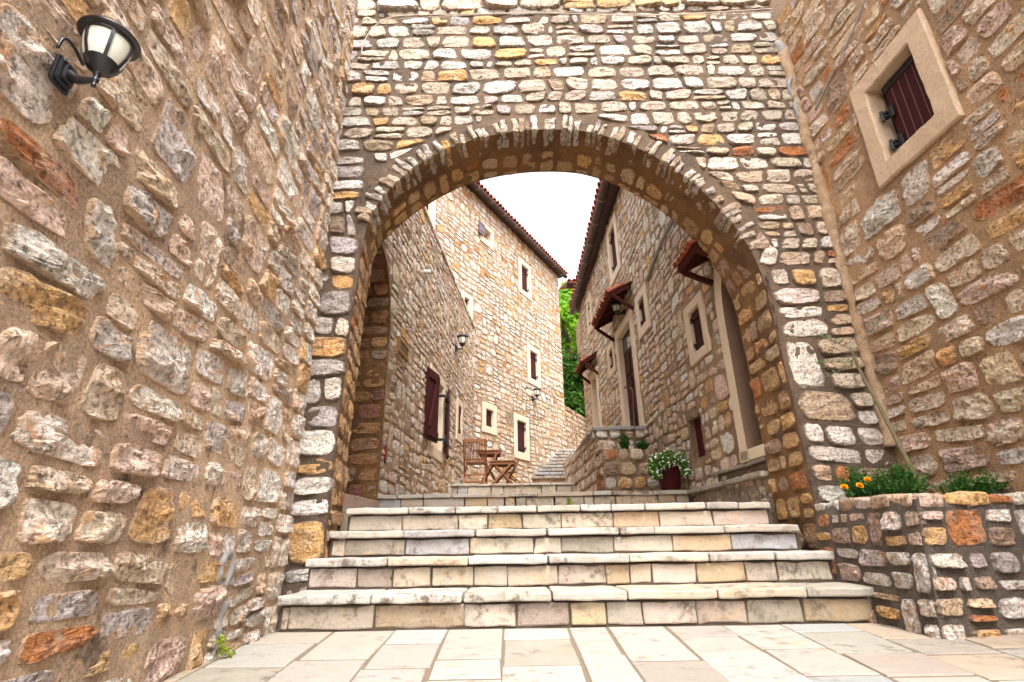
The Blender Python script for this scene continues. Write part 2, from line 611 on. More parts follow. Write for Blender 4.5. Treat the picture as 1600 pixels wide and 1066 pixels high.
def layout(u0, u1, v0, v1, rh, sw, rng, wob=.02, split=.18, slant=.12):
    """rows of uneven stones: list of quads (bl, br, tr, tl)"""
    rows = [v0]
    while rows[-1] < v1:
        rows.append(rows[-1] + rng.uniform(*rh))
    out = []
    seeds = [rng.uniform(0, 99) for _ in rows]
    def line(i, u):
        return rows[i] + wob * (math.sin(u * 1.7 + seeds[i]) + .7 * math.sin(u * 4.3 + 2 * seeds[i]))
    for i in range(len(rows) - 1):
        h = rows[i + 1] - rows[i]
        u = u0 - rng.uniform(0, .5) * sw[0]
        u = u0
        sl0 = 0.0
        while u < u1 - sw[0] * .4:
            wd = rng.uniform(*sw) * (.75 + .25 * h / ((rh[0] + rh[1]) / 2))
            if rng.random() < .16:
                wd *= .5
            e = min(u + wd, u1)
            if u1 - e < sw[0] * .5:
                e = u1
            sl1 = 0.0 if e == u1 else rng.uniform(-slant, slant) * h
            q = [(u - sl0, line(i, u)), (e - sl1, line(i, e)), (e + sl1, line(i + 1, e)), (u + sl0, line(i + 1, u))]
            if rng.random() < split and h > .1:
                t = rng.uniform(.38, .62)
                t2 = min(.68, max(.32, t + rng.uniform(-.1, .1)))
                L = tuple(np.array(q[0]) * (1 - t) + np.array(q[3]) * t)
                Rr = tuple(np.array(q[1]) * (1 - t2) + np.array(q[2]) * t2)
                out.append([q[0], q[1], Rr, L])
                out.append([L, Rr, q[2], q[3]])
            else:
                out.append(q)
            u = e
            sl0 = sl1
    return out

def bands(u0, u1, v0, v1, bh, cw, rng, wob=.018, slant=.10):
    """broken courses: bands cut into columns, each column one tall stone, two, three thin ones, or a pair under a long one"""
    rows = [v0]
    while rows[-1] < v1:
        rows.append(rows[-1] + rng.uniform(*bh))
    rows = [v0 + (r_ - v0) * (v1 - v0) / (rows[-1] - v0) for r_ in rows]
    seeds = [rng.uniform(0, 99) for _ in rows]
    def line(i, u):
        return rows[i] + (0 if i in (0, len(rows) - 1) else wob) * (math.sin(u * 1.9 + seeds[i]) + .8 * math.sin(u * 4.9 + 2 * seeds[i]))
    out = []
    def mixq(q, a0, a1, b0, b1, c0=None, c1=None):
        """sub-quad between heights a (left) and b... given as left/right fractions"""
        q = [np.array(p) for p in q]
        L = lambda t: q[0] * (1 - t) + q[3] * t
        Rr = lambda t: q[1] * (1 - t) + q[2] * t
        return [tuple(L(a0)), tuple(Rr(b0)), tuple(Rr(b1)), tuple(L(a1))]
    def split_u(q, t, t2):
        q = [np.array(p) for p in q]
        b = q[0] * (1 - t) + q[1] * t
        c = q[3] * (1 - t2) + q[2] * t2
        return [tuple(q[0]), tuple(b), tuple(c), tuple(q[3])], [tuple(b), tuple(q[1]), tuple(q[2]), tuple(c)]
    for i in range(len(rows) - 1):
        u, sl0 = u0, 0.0
        h = rows[i + 1] - rows[i]
        while u < u1 - 1e-4:
            e = min(u + rng.uniform(*cw), u1)
            if u1 - e < cw[0] * .6:
                e = u1
            sl1 = 0.0 if e == u1 else rng.uniform(-slant, slant) * h
            q = [(u - sl0, line(i, u)), (e - sl1, line(i, e)), (e + sl1, line(i + 1, e)), (u + sl0, line(i + 1, u))]
            wd = e - u
            k = rng.random()
            j = lambda: rng.uniform(-.07, .07)
            if k < .16 and wd < h * 1.7:
                out.append(q)
            elif k < .58:
                t = rng.uniform(.36, .64)
                t2 = t + j()
                out += [mixq(q, 0, t, 0, t2), mixq(q, t, 1, t2, 1)]
            elif k < .74:
                t, r = rng.uniform(.26, .4), rng.uniform(.6, .74)
                t2, r2 = t + j(), r + j()
                out += [mixq(q, 0, t, 0, t2), mixq(q, t, r, t2, r2), mixq(q, r, 1, r2, 1)]
            else:
                t = rng.uniform(.4, .6)
                t2 = t + j()
                a_, b_ = mixq(q, 0, t, 0, t2), mixq(q, t, 1, t2, 1)
                if rng.random() < .5:
                    a_, b_ = b_, a_
                if wd > .2:
                    s_ = rng.uniform(.35, .65)
                    x, y = split_u(a_, s_, s_ + j())
                    out += [x, y, b_]
                else:
                    out += [a_, b_]
            u, sl0 = e, sl1
    return out

def _area(q):
    a = 0
    for k in range(4):
        x0, y0 = q[k]
        x1, y1 = q[(k + 1) % 4]
        a += x0 * y1 - x1 * y0
    return a / 2

def push_rects(rects, gap=.012):
    def f(q):
        out = []
        for (x, y) in q:
            for (a, b, c, d) in rects:
                a_, b_, c_, d_ = a - gap, b + gap, c - gap, d + gap
                if a_ < x < b_ and c_ < y < d_:
                    ds = [(x - a_, (a_, y)), (b_ - x, (b_, y)), (y - c_, (x, c_)), (d_ - y, (x, d_))]
                    x, y = min(ds)[1]
            out.append((x, y))
        for (a, b, c, d) in rects:   # a rect wholly inside or crossing the quad's middle
            mx = sum(p[0] for p in out) / 4
            my = sum(p[1] for p in out) / 4
            if a < mx < b and c < my < d:
                return None
            # edges of the quad running through the rect
            for k in range(4):
                ex = (out[k][0] + out[(k + 1) % 4][0]) / 2
                ey = (out[k][1] + out[(k + 1) % 4][1]) / 2
                if a + .005 < ex < b - .005 and c + .005 < ey < d - .005:
                    return None
        return out
    return f

def view_size(P):
    """how large a stone shows from where the photographer stood (chooses which become objects)"""
    c = P.mean(0) - np.array([0, 0, EYE])
    z = c @ _F
    if z < .1:
        return 0
    x, y = c @ CR / z, c @ CU / z
    if abs(x) > .985 or abs(y) > .66:
        return 0
    e = P - P.mean(0)
    ex, ey = np.ptp(e @ CR), np.ptp(e @ CU)
    return ex * ey / z / z

def rubble(root, quads, Pf, mat, colf, rng, joint=.012, proud=(.012, .03), sink=.03, rough=.006, lod=1, push=None, squar=(2.6, 4.5), limit=300, name="stone", w0=0.0, minarea=.0012, lodf=None, flip=False):
    got = []
    for q in quads:
        a0 = abs(_area(q))
        if push:
            q = push(q)
            if q is None or _area(q) < max(minarea, .42 * a0):
                continue
        q = np.array(q, float)
        c = q.mean(0)
        sx = max(np.linalg.norm(q[1] - q[0]), .02)
        sy = max(np.linalg.norm(q[3] - q[0]), .02)
        j = joint * rng.uniform(.7, 1.5)
        q = c + (q - c) * np.array([max(.5, 1 - 2 * j / sx), max(.5, 1 - 2 * j / sy)])
        L = lod if lodf is None else lodf(c)
        n, rho, prof = LOD[L]
        uv, w, edge = stone_geo(q, n, rho, prof, rng.uniform(*proud), sink, rough, rng, rng.uniform(*squar))
        P = Pf(uv, w + w0)
        got.append((view_size(P), P, _topo(n, len(rho)), np.array(colf(c, rng)), edge))
    got.sort(key=lambda g: -g[0])
    rest = MB()
    for k, (sz, P, Fc, col, edge) in enumerate(got):
        if flip:
            Fc = [f[::-1] for f in Fc]
        if k < limit and sz > 2.5e-5:
            obj(name, P, Fc, mat, root, False, col, edge)
        else:
            rest.add(P, Fc, edge, col)
    if rest.n:
        o = rest.build(name + "_infill", mat, root)
        stuff(o)
    return len(got)

def sheet(root, Pf, us, lo, hi, nv, mat, amp=.008, freq=7.0, holes=(), name="mortar", w0=0.0, taper=True, zs=None):
    """the mortar bed: us columns, each from lo[i] to hi"""
    us = np.array(us)
    lo = np.array(lo) * np.ones(len(us))
    k = np.linspace(0, 1, nv + 1)
    U = np.repeat(us, nv + 1)
    Z = (lo[:, None] + (hi - lo)[:, None] * k).ravel()
    w = amp * fbm(np.stack([U * freq, Z * freq, np.full(len(U), 3.3)], 1), 4)
    if taper:
        w = w * np.clip((Z - np.repeat(lo, nv + 1)) / .12, 0, 1)
    V = Pf(np.stack([U, Z], 1), w + w0)
    Fc = []
    for i in range(len(us) - 1):
        for j in range(nv):
            a = i * (nv + 1) + j
            cu, cz = (us[i] + us[i + 1]) / 2, (Z[a] + Z[a + 1]) / 2
            if any(h[0] < cu < h[1] and h[2] < cz < h[3] for h in holes):
                continue
            Fc.append((a, a + nv + 1, a + nv + 2, a + 1))
    return obj(name, V, Fc, mat, root, True)

def pick(rng, pal):
    r = rng.random() * sum(p[0] for p in pal)
    for wt, c in pal:
        r -= wt
        if r <= 0:
            break
    k = rng.uniform(.85, 1.15)
    return tuple(min(.78, max(.01, x * k * rng.uniform(.97, 1.03))) for x in c)

WHITE, PALE, LAV, CREAM, TANS, OCHRE, RUST, BROWN, PINK = (.69, .62, .55), (.59, .505, .43), (.46, .385, .36), (.64, .52, .39), (.52, .37, .245), (.57, .33, .13), (.40, .15, .05), (.32, .215, .15), (.60, .43, .34)

def catmull(pts, n):
    P = np.array(pts, float)
    P = np.vstack([2 * P[0] - P[1], P, 2 * P[-1] - P[-2]])
    out = []
    for i in range(1, len(P) - 2):
        for t in np.linspace(0, 1, 12, endpoint=False):
            a, b, c, d = P[i - 1], P[i], P[i + 1], P[i + 2]
            out.append(.5 * ((2 * b) + (c - a) * t + (2 * a - 5 * b + 4 * c - d) * t * t + (3 * b - a - 3 * c + d) * t ** 3))
    out.append(P[-2])
    out = np.array(out)
    L = np.concatenate([[0], np.cumsum(np.linalg.norm(np.diff(out, axis=0), axis=1))])
    t = np.linspace(0, L[-1], n)
    return np.stack([np.interp(t, L, out[:, k]) for k in range(out.shape[1])], 1), t

# =================================================================== GROUND AND STEPS
gv, gf = wbox(-400, 400, -400, 400, -.6, -.055)
struct(obj("ground", gv, gf, M_ground))

pav = struct(thing("paved_courtyard", "", "", (0, 2, 0)))
del pav["label"], pav["category"]
obj("bedding", *wbox(-3.0, 3.4, -3.5, 3.4, -.05, -.0022), plain_mat('joint_sand', (.17, .13, .09), .95, sc=40, bump=.5), pav)
rg = random.Random(11)
seams = [-1.62, -1.24, -.905, -.60, -.335, -.06, .25, .445, .735, 1.02, 1.30, 1.62, 1.95, 2.30, 2.75]
firsts = [2.75, 2.62, 2.245, 2.56, 2.224, 2.62, 2.26, 2.135, 2.63, 2.32, 2.71, 2.5, 2.66, 2.4]
PAVE = [(4, (.375, .34, .295)), (3, (.355, .31, .26)), (1.6, (.345, .34, .335)), (1.0, (.36, .29, .215)), (1, (.405, .375, .33))]
for i in range(len(seams) - 1):
    ys = [3.3 if i in (0, 13) else 2.952]
    y = firsts[i]
    while y > -3.3:
        ys.append(y)
        y -= rg.uniform(.30, .55)
    for a, b in zip(ys, ys[1:]):
        x0, x1 = seams[i], seams[i + 1]
        g = .0055
        cs = []
        for (x, yy) in ((x0, b), (x1, b), (x1, a), (x0, a)):
            cs.append((x * (1 - (2.95 - yy) * .13 * (1 if yy > 1 else 0) - (.13 * 1.95 if yy <= 1 else 0)), yy))
        cs = np.array(cs)
        cs[:, 0] += np.array([rg.uniform(-.008, .008) for _ in range(4)])
        mid = cs.mean(0)
        sx, sy = (cs[1] - cs[0])[0], (cs[3] - cs[0])[1]
        V, Fc = block((0, 0, 0), AXW, (sx - 2 * g, sy - .024 * (1 + .5 * rg.random()), .04), .004, (3, 4, 1), .0013, 6, rg.random() * 90)
        # shear to the seam lines
        for v in V:
            t = (v[1] + sy / 2) / sy
            left = cs[0][0] * (1 - t) + cs[3][0] * t
            right = cs[1][0] * (1 - t) + cs[2][0] * t
            v[0] = left + g + (v[0] + sx / 2 - g) / max(sx - 2 * g, 1e-3) * (right - left - 2 * g)
        dz = rg.uniform(.0008, .0030)
        V = V + np.array([0, mid[1], -.02 + dz])
        obj("paving_slab", V, Fc, M_pave, pav, False, pick(rg, PAVE))

STEPW0, STEPW1 = -1.18, 1.80
def lin(px):
    a, b = px[0], px[-1]
    return [STEPW0 + (p - a) / (b - a) * (STEPW1 - STEPW0) for p in px]
steps = struct(thing("entrance_steps", "", "", (0, 3, 0)))
del steps["label"], steps["category"]
lips = [(2.92, .165, lin([435, 577, 721, 861, 979, 1120, 1260, 1368])),
        (3.253, .327, lin([485, 607, 733, 857, 983, 1108, 1210, 1297])),
        (3.586, .482, lin([515, 629, 743, 857, 971, 1026, 1137, 1250])),
        (3.919, .645, lin([545, 640, 714, 780, 843, 911, 960, 1013, 1110, 1160, 1208]))]
rises = [lin([437, 449, 585, 725, 806, 892, 948, 1005, 1090, 1170, 1258, 1372]),
         lin([472, 548, 605, 665, 733, 785, 866, 941, 980, 1014, 1084, 1162, 1212, 1297]),
         lin([503, 525, 622, 725, 828, 872, 957, 1051, 1145, 1250]),
         lin([538, 623, 713, 760, 815, 877, 960, 1034, 1119, 1208])]
SLAB = [(4, (.44, .39, .325)), (3, (.45, .41, .36)), (.6, (.40, .38, .355)), (1.5, (.43, .35, .27))]
RISE = [(4, (.46, .39, .305)), (3, (.45, .37, .28)), (1.2, (.35, .345, .335)), (2.0, (.44, .33, .205)), (1.4, (.30, .25, .195)), (1.2, (.38, .27, .16)), (2, (.47, .39, .32))]
rg = random.Random(5)
zb = 0.0
for i, (Y, top, xs) in enumerate(lips):
    nxt = lips[i + 1][0] + .035 if i < 3 else 5.66
    dep = nxt - Y
    obj("step_core", *wbox(-1.19, 1.83, Y + .045, max(Y + dep, 4.4) + .2, -.04, top - .05), K_gap, steps)
    for a, b in zip(xs, xs[1:]):
        if a == xs[0]:
            a -= .02
        if b == xs[-1]:
            b += .02
        d2 = dep if i < 3 else .42
        V, Fc = wbox(a + .0035, b - .0035, Y + rg.uniform(-.004, .004), Y + d2, top - .043, top, .009, (6, 3, 1), .0042, 10, rg.random() * 99)
        obj("tread_slab", V, Fc, M_slab, steps, False, pick(rg, SLAB))
    for a, b in zip(rises[i], rises[i][1:]):
        V, Fc = wbox(a + .003, b - .003, Y + .036 + rg.uniform(-.004, .005), Y + .20, zb + .008, top - .055, .008, (5, 3, 2), .006, 10, rg.random() * 99)
        obj("riser_block", V, Fc, M_slab, steps, False, pick(rg, RISE))
    zb = top
# landing behind the top tread, gently rising, to the terrace lip
Y4 = lips[3][0]
V = [(-1.6, Y4 + .43, .640), (2.0, Y4 + .43, .640), (2.0, 5.64, .70), (-1.6, 5.64, .70), (-1.6, Y4 + .43, .3), (2.0, Y4 + .43, .3), (2.0, 5.64, .3), (-1.6, 5.64, .3)]
obj("landing", V, [(0, 1, 2, 3), (4, 7, 6, 5), (0, 4, 5, 1), (1, 5, 6, 2), (2, 6, 7, 3), (3, 7, 4, 0)], M_ground, steps)

terr = struct(thing("terrace_steps", "", "", (0, 5.6, .7)))
del terr["label"], terr["category"]
def curb(x0, x1, Y, z0, top, cuts, rcuts, dep=.3, seed=3):
    r = random.Random(seed)
    f = lambda px, a, b: [a + (p - px[0]) / (px[-1] - px[0]) * (b - a) for p in px]
    for a, b in zip(f(cuts, x0, x1), f(cuts, x0, x1)[1:]):
        V, Fc = wbox(a + .004, b - .004, Y + r.uniform(-.006, .006), Y + dep, top - .038, top + r.uniform(-.004, .004), .006, (3, 2, 1), .005, 7, r.random() * 99)
        obj("tread_slab", V, Fc, M_slab, terr, False, tuple(x * .9 for x in pick(r, SLAB)))
    q = f(rcuts, x0, x1)
    for a, b in zip(q, q[1:]):
        V, Fc = wbox(a + .005, b - .005, Y + .028 + r.uniform(-.005, .005), Y + .2, z0, top - .043, .006, (3, 2, 2), .005, 9, r.random() * 99)
        obj("riser_block", V, Fc, M_slab, terr, False, tuple(x * .85 for x in pick(r, RISE)))
curb(-1.40, 1.79, 5.6, .66, .878, [590, 620, 661, 705, 760, 795, 838, 925, 955, 1018, 1075], [590, 626, 661, 725, 760, 787, 804, 821, 865, 911, 926, 960, 1026, 1054, 1075])
curb(-1.10, 1.33, 9.3, 1.15, 1.36, [700, 735, 770, 815, 860, 895, 925], [700, 712, 728, 765, 785, 803, 845, 868, 893, 925], seed=8)
def slope(name, x0, x1, xx0, xx1, y0, y1, z0, z1, par, mat=M_ground, th=.4):
    V = [(x0, y0, z0), (x1, y0, z0), (xx1, y1, z1), (xx0, y1, z1)]
    V += [(a, b, c - th) for a, b, c in V]
    return obj(name, V, [(0, 1, 2, 3), (4, 7, 6, 5), (0, 4, 5, 1), (1, 5, 6, 2), (2, 6, 7, 3), (3, 7, 4, 0)], mat, par)
slope("terrace_floor", -1.7, 2.0, -1.3, 1.9, 5.85, 9.55, .868, 1.19, terr)
slope("terrace_floor", -1.3, 1.9, -.6, 2.0, 9.58, 14.05, 1.352, 1.78, terr, th=.9)
# ledge that turns towards the arch along the right house
rg = random.Random(23)
lx = lambda y: 1.885 - (y - 4.1) * .062
fl = Fr((1.92, 4.07), (-.0619, .998), (-.998, -.0619))
ln = math.hypot(1.57, .1)
cut = [0.0, .30, .62, .95, 1.22, 1.54]
for a, b in zip(cut, cut[1:]):
    obj("coping_slab", *fbox(fl, a + .004, b - .004, .838, .878, -.16, .065, .007, (3, 1, 2), .005, 9, rg.random() * 99), M_slab, terr, False, tuple(x * .78 for x in pick(rg, SLAB)))
cut = [0.02, .22, .40, .72, .98, 1.24, 1.50]
for a, b in zip(cut, cut[1:]):
    obj("riser_block", *fbox(fl, a + .006, b - .006, .56, .832, -.14, 0, .012, (3, 3, 2), .011, 9, rg.random() * 99), M_slab, terr, False, tuple(x * .72 for x in pick(rg, RISE)))
cut = [0.0, .34, .66, 1.02]
for a, b in zip(cut, cut[1:]):
    obj("coping_slab", *fbox(fl, a + .004, b - .004, .955, .985, -.22, .018, .007, (3, 1, 2), .006, 9, rg.random() * 99), M_slab, terr, False, tuple(x * .72 for x in pick(rg, SLAB)))
obj("ledge_bed", *fbox(fl, 0.0, 1.0, .882, .952, -.2, .0, .01, (4, 1, 1), .008, 9, 4), K_arch, terr)
obj("ledge_core", *fbox(fl, 0.0, 1.6, .4, .836, -.3, -.03), K_gap, terr)

# =================================================================== LEFT FOREGROUND WALL
wl_ = thing("stone_wall", "big lavender and orange rubble wall with sandy mortar and a black lantern", "wall", (-1.22, 2.0, 0))
LF = side(-1.22, 3.02, -4.5)
rg = random.Random(31)
us = np.concatenate([np.linspace(-5.6, -2.6, 40), np.linspace(-2.55, 0, 110)])
sheet(wl_, LF.P, us, -.04, 4.75, 180, K_left, .0055, 6.0, taper=False)
def col_left(c, r):
    pal = [(3, (.65, .56, .48)), (1.7, (.50, .43, .40)), (3.2, (.72, .65, .575)), (3, (.66, .50, .36)), (2.2, (.66, .41, .19)), (.5, RUST), (.8, BROWN), (3.6, (.68, .50, .40)), (1.8, CREAM)]
    if c[0] > -.75:
        pal = [(5, WHITE), (4, PALE), (2, LAV), (1.5, CREAM), (.8, OCHRE), (.8, TANS)]
    return pick(r, pal)
q = bands(-2.75, -.22, -.03, 4.7, (.20, .32), (.12, .34), rg, .022, .16)
# squared quoins at the outer corner, alternating long and short
zq, k = -.02, 0
qq = []
while zq < 4.6:
    h = rg.uniform(.11, .17)
    qw = rg.uniform(.19, .23) if k % 2 else rg.uniform(.11, .16)
    qq.append([(-qw, zq), (-.0, zq), (-.0, zq + h), (-qw, zq + h)])
    if .215 - qw > .05:
        qq.append([(-.225, zq), (-qw, zq), (-qw, zq + h), (-.225, zq + h)])
    zq += h
    k += 1
rubble(wl_, q, LF.P, M_left, col_left, rg, .005, (.001, .012), .035, .022, 0, limit=260, squar=(1.0, 3.0))
rubble(wl_, qq, LF.P, M_left, lambda c, r: pick(r, [(5, WHITE), (3, PALE), (1, CREAM), (1, LAV), (.6, OCHRE)]), rg, .009, (.012, .022), .03, .012, 0, squar=(5, 7), limit=40)
q = layout(-5.6, -2.78, -.02, 4.7, (.12, .2), (.18, .38), rg, .014, .2, .2)
rubble(wl_, q, LF.P, M_left, col_left, rg, .013, (.008, .03), .035, .01, 2, limit=0)
obj("core", *fbox(LF, -5.6, -.004, -.04, 4.75, -.7, -.045), K_left, wl_)
# cement patch with a loop, run down the joint at the wall's foot
pt = [(-.70, .02), (-.705, .12), (-.70, .20), (-.72, .245), (-.765, .27), (-.775, .33), (-.745, .372), (-.70, .365), (-.685, .32), (-.695, .265), (-.72, .245)]
c, t = catmull([(a, b) for a, b in pt], 44)
V, Fc = tube(LF.P(c, -.003), .018 + .006 * fbm(np.stack([np.arange(44) * .35, np.zeros(44), np.zeros(44)], 1), 3), 10)
V = V + .006 * np.stack([fbm(V * 40, 3), fbm(V * 40 + 9, 3), fbm(V * 40 + 19, 3)], 1)
obj("cement_patch", V, Fc, M_cement, wl_, True)

# =================================================================== RIGHT FOREGROUND WALL
wr = thing("stone_wall", "brown rubble wall with small maroon shuttered window set high above the planter", "wall", (2.55, 2.0, 0))
RF = side(2.5, 3.52, -3.35, True)
WR = (-1.194, -.53, 2.603, 3.451)       # surround, s and z
rg = random.Random(43)
us = np.concatenate([np.linspace(-6.0, -2.2, 50), np.linspace(-2.17, .02, 90)])
sheet(wr, RF.P, us, -.04, 4.9, 170, K_right, .0065, 6.0, holes=[(-1.15, -.575, 2.65, 3.41)], taper=False)
pal_r = [(2.8, (.60, .44, .29)), (2.8, (.62, .50, .37)), (1.4, PALE), (1.6, WHITE), (.9, BROWN), (1.5, OCHRE), (.6, RUST), (1.8, PINK), (1.5, CREAM)]
q = bands(-2.3, -.015, -.02, 4.85, (.23, .34), (.15, .40), rg, .02, .14)
rubble(wr, q, RF.P, M_right, lambda c, r: pick(r, pal_r), rg, .007, (.001, .014), .035, .021, 0, push=push_rects([WR]), squar=(1.2, 3.4), limit=290, flip=True)
q = layout(-6, -2.32, -.02, 4.85, (.13, .2), (.2, .42), rg, .014, .16, .2)
rubble(wr, q, RF.P, M_right, lambda c, r: pick(r, pal_r), rg, .016, (.008, .036), .035, .01, 2, limit=0, flip=True)
for (a, b, c, d) in ((-6, -1.2, -.04, 4.9), (-.52, .3, -.04, 4.9), (-1.2, -.52, -.04, 2.6), (-1.2, -.52, 3.46, 4.9)):
    obj("core", *fbox(RF, a, b, c, d, -.7, -.05), K_right, wr)
obj("core", *fbox(RF, -1.2, -.52, 2.6, 3.46, -.7, -.3), K_right, wr)

def ring(fr, o, i, w0, w1, bev=.008, amp=0.0, sub=1):
    """a stone surround: outer and inner rectangles (s0,s1,z0,z1), from w0 (back) to w1 (front)"""
    def loop(r, w, ins):
        a, b, c, d = r
        a, b, c, d = a + ins, b - ins, c + ins, d - ins
        pts = []
        for (p, q_) in (((a, c), (b, c)), ((b, c), (b, d)), ((b, d), (a, d)), ((a, d), (a, c))):
            for k in range(sub):
                t = k / sub
                pts.append((p[0] * (1 - t) + q_[0] * t, p[1] * (1 - t) + q_[1] * t))
        P = fr.P(pts, w)
        if amp:
            P = P + amp * np.stack([fbm(P * 23, 2), fbm(P * 23 + 7, 2), fbm(P * 23 + 14, 2)], 1)
        return P
    Ls = [loop(o, w0, 0), loop(o, w1 - bev, 0), loop(o, w1, bev), loop(i, w1, -bev), loop(i, w1 - bev, 0), loop(i, w0, 0)]
    n = 4 * sub
    Fc = []
    for r in range(5):
        for k in range(n):
            k2 = (k + 1) % n
            Fc.append((r * n + k, r * n + k2, (r + 1) * n + k2, (r + 1) * n + k))
    return np.vstack(Ls), Fc

def hinge(par, fr, s, z, w0, w1, ds=.04):
    mb = MB()
    mb.add(*fbox(fr, s - .008, s + .008, z - .012, z + .012, w0 - .05, w1))
    mb.add(*fbox(fr, min(s, s + ds), max(s, s + ds), z - .014, z + .014, w0 - .006, w0 + .012))
    mb.add(*tube(fr.P([(s, z - .025), (s, z + .025)], w1), .011, 8))
    return mb.build("hinge", M_iron, par)

v, f = ring(RF, WR, (-1.052, -.66, 2.742, 3.315), -.3, .03, .01, .004, 10)
win = obj("window", v, f, M_trimr, wr)
i0, i1, j0, j1 = -1.052, -.66, 2.742, 3.315
n = 5
for k in range(n):
    a = i0 + .03 + (i1 - i0 - .09) * k / n
    b = i0 + .03 + (i1 - i0 - .09) * (k + 1) / n
    obj("plank", *fbox(RF, a + .0015, b - .0015, j0 + .02, j1 - .06, -.075, -.055, .003), M_shut, win)
    if k:
        obj("bead", *fbox(RF, a - .0022, a + .0022, j0 + .03, j1 - .07, -.066, -.0535, .001), M_shutp, win)
obj("iron_strap", *fbox(RF, i0 + .004, i1 - .05, j1 - .062, j1 - .012, -.072, -.048, .003), M_iron, win)
obj("iron_strap", *fbox(RF, i0 + .004, i1 - .05, j0 + .008, j0 + .035, -.072, -.048, .003), M_iron, win)
obj("iron_strap", *fbox(RF, i0 + .002, i0 + .03, j0 + .008, j1 - .012, -.074, -.05, .003), M_iron, win)
bl = MB()
for k in range(5):
    bl.add(*fbox(RF, i0 + .05 + k * .062, i0 + .06 + k * .062, j1 - .042, j1 - .032, -.05, -.043, .002))
bl.build("rivets", M_iron, win)
for z in (2.83, 3.07):
    mb = MB()
    s = i1 - .012
    mb.add(*fbox(RF, s - .085, s - .045, z - .035, z + .05, -.054, -.035, .004))
    mb.add(*fbox(RF, s - .05, s - .012, z + .012, z + .03, -.05, -.012, .004))
    mb.add(*fbox(RF, s - .05, s - .012, z - .018, z - .0, -.05, -.012, .004))
    mb.add(*tube(RF.P([(s - .02, z - .035), (s - .02, z + .045)], -.012), .012, 10))
    mb.build("hinge", M_iron, win)
obj("pane", *fbox(RF, i0, i1, j0, j1, -.14, -.10), M_black, win)
# grey cement seam slanting across the top of the wall
c, t = catmull([(-.98, 4.03), (-.7, 3.86), (-.4, 3.75), (-.16, 3.66)], 30)
V = RF.P(c, .004)
obj("cement_seam", *tube(V, .015 + .004 * np.sin(np.arange(30) * 1.9), 6), M_cement, wr, True)

# =================================================================== ARCH WALL
aw = thing("arch_wall", "pale coursed stone wall pierced by a wide round arch across the alley", "arch", (.35, 3.52, 0))
AF = Fr((0, 3.52), (1, 0), (0, -1))
ARC = [(-1.185, .25), (-1.18, 1.0), (-1.17, 1.7), (-1.155, 2.18), (-1.14, 2.55), (-1.09, 2.84), (-.96, 3.07), (-.74, 3.31), (-.41, 3.51), (-.03, 3.62), (.34, 3.65), (.7, 3.61), (1.05, 3.45), (1.33, 3.24), (1.55, 2.99), (1.70, 2.76), (1.775, 2.6), (1.84, 2.42), (1.88, 2.2), (1.895, 1.9), (1.905, 1.3), (1.91, .25)]
AP, AT = catmull(ARC, 170)
tn = np.gradient(AP, axis=0)
tn /= np.linalg.norm(tn, axis=1, keepdims=True)
AN = np.stack([-tn[:, 1], tn[:, 0]], 1)         # outward, away from the opening
xs = np.maximum.accumulate(AP[:, 0] + np.arange(len(AP)) * 1e-6)
rg = random.Random(57)
uL = np.linspace(-2.9, -1.19, 50)
uR = np.linspace(1.916, 3.1, 40)
us = np.concatenate([uL, xs, uR])
lo = np.concatenate([np.full(len(uL), -.04), AP[:, 1], np.full(len(uR), -.04)])
sheet(aw, AF.P, us, lo, 5.5, 120, K_arch, .009, 9.0)
sheet(aw, lambda uv, w: AF.P(uv, -.545 - w), np.where(us < 0, us - .085 * np.clip((-us - .75) / .35, 0, 1), us), lo, 5.5, 40, K_arch, .006, 9.0)
obj("core", *wbox(-2.9, -1.32, 3.56, 4.02, -.04, 5.5), K_arch, aw)
obj("core", *wbox(1.96, 3.1, 3.56, 4.02, -.04, 5.5), K_arch, aw)
obj("core", *wbox(-1.3, 2.0, 3.56, 4.02, 3.75, 5.5), K_arch, aw)

def near_arc(p):
    d = AP - np.array(p)
    k = int(np.argmin((d ** 2).sum(1)))
    return k, float((np.array(p) - AP[k]) @ AN[k])
def ringw(k):
    x, z = AP[k]
    return .155 if (z > 2.72 if x < .4 else z > 2.45) else -.014
def push_arc(q):
    out = []
    inside = 0
    for p in q:
        k, d = near_arc(p)
        r = ringw(k)
        if d < r:
            inside += 1
            p = tuple(np.array(p) + AN[k] * (r - d + .004))
        out.append(p)
    if inside > 3:
        return None
    return out
def col_arch(c, r):
    pal = [(5, (.50, .415, .315)), (3.4, (.55, .495, .43)), (3, (.44, .36, .27)), (2.4, (.41, .37, .33)), (1.4, (.38, .28, .18)), (.6, OCHRE), (.6, LAV), (1.2, (.52, .40, .32))]
    if c[1] < 3.6 and (c[0] > 1.2):
        pal = [(3, (.55, .45, .34)), (2.5, PALE), (2, TANS), (1.5, WHITE), (1.2, OCHRE), (.8, BROWN), (.5, RUST)]
    if c[1] < 3.3 and c[0] < -.6:
        pal = [(3, WHITE), (3, PALE), (2, LAV), (1.2, OCHRE), (1.4, CREAM), (.7, BROWN)]
    return pick(r, pal)
q = bands(-1.7, -1.17, 0, 3.4, (.26, .36), (.2, .36), rg)
q = q + bands(1.93, 2.47, 0, 2.3, (.24, .36), (.2, .38), rg)
q = [x for x in q]
q2 = layout(-1.80, 2.48, 2.3, 5.03, (.105, .155), (.13, .30), rg, .012, .10, .16)
q2 = [x for x in q2 if not (x[0][0] < -1.2 and x[0][1] < 3.4)]
def lodarch(c):
    return 1
rubble(aw, q + q2, AF.P, M_arch, col_arch, rg, .007, (.006, .020), .03, .013, 1, push=push_arc, squar=(2.8, 5), limit=300)
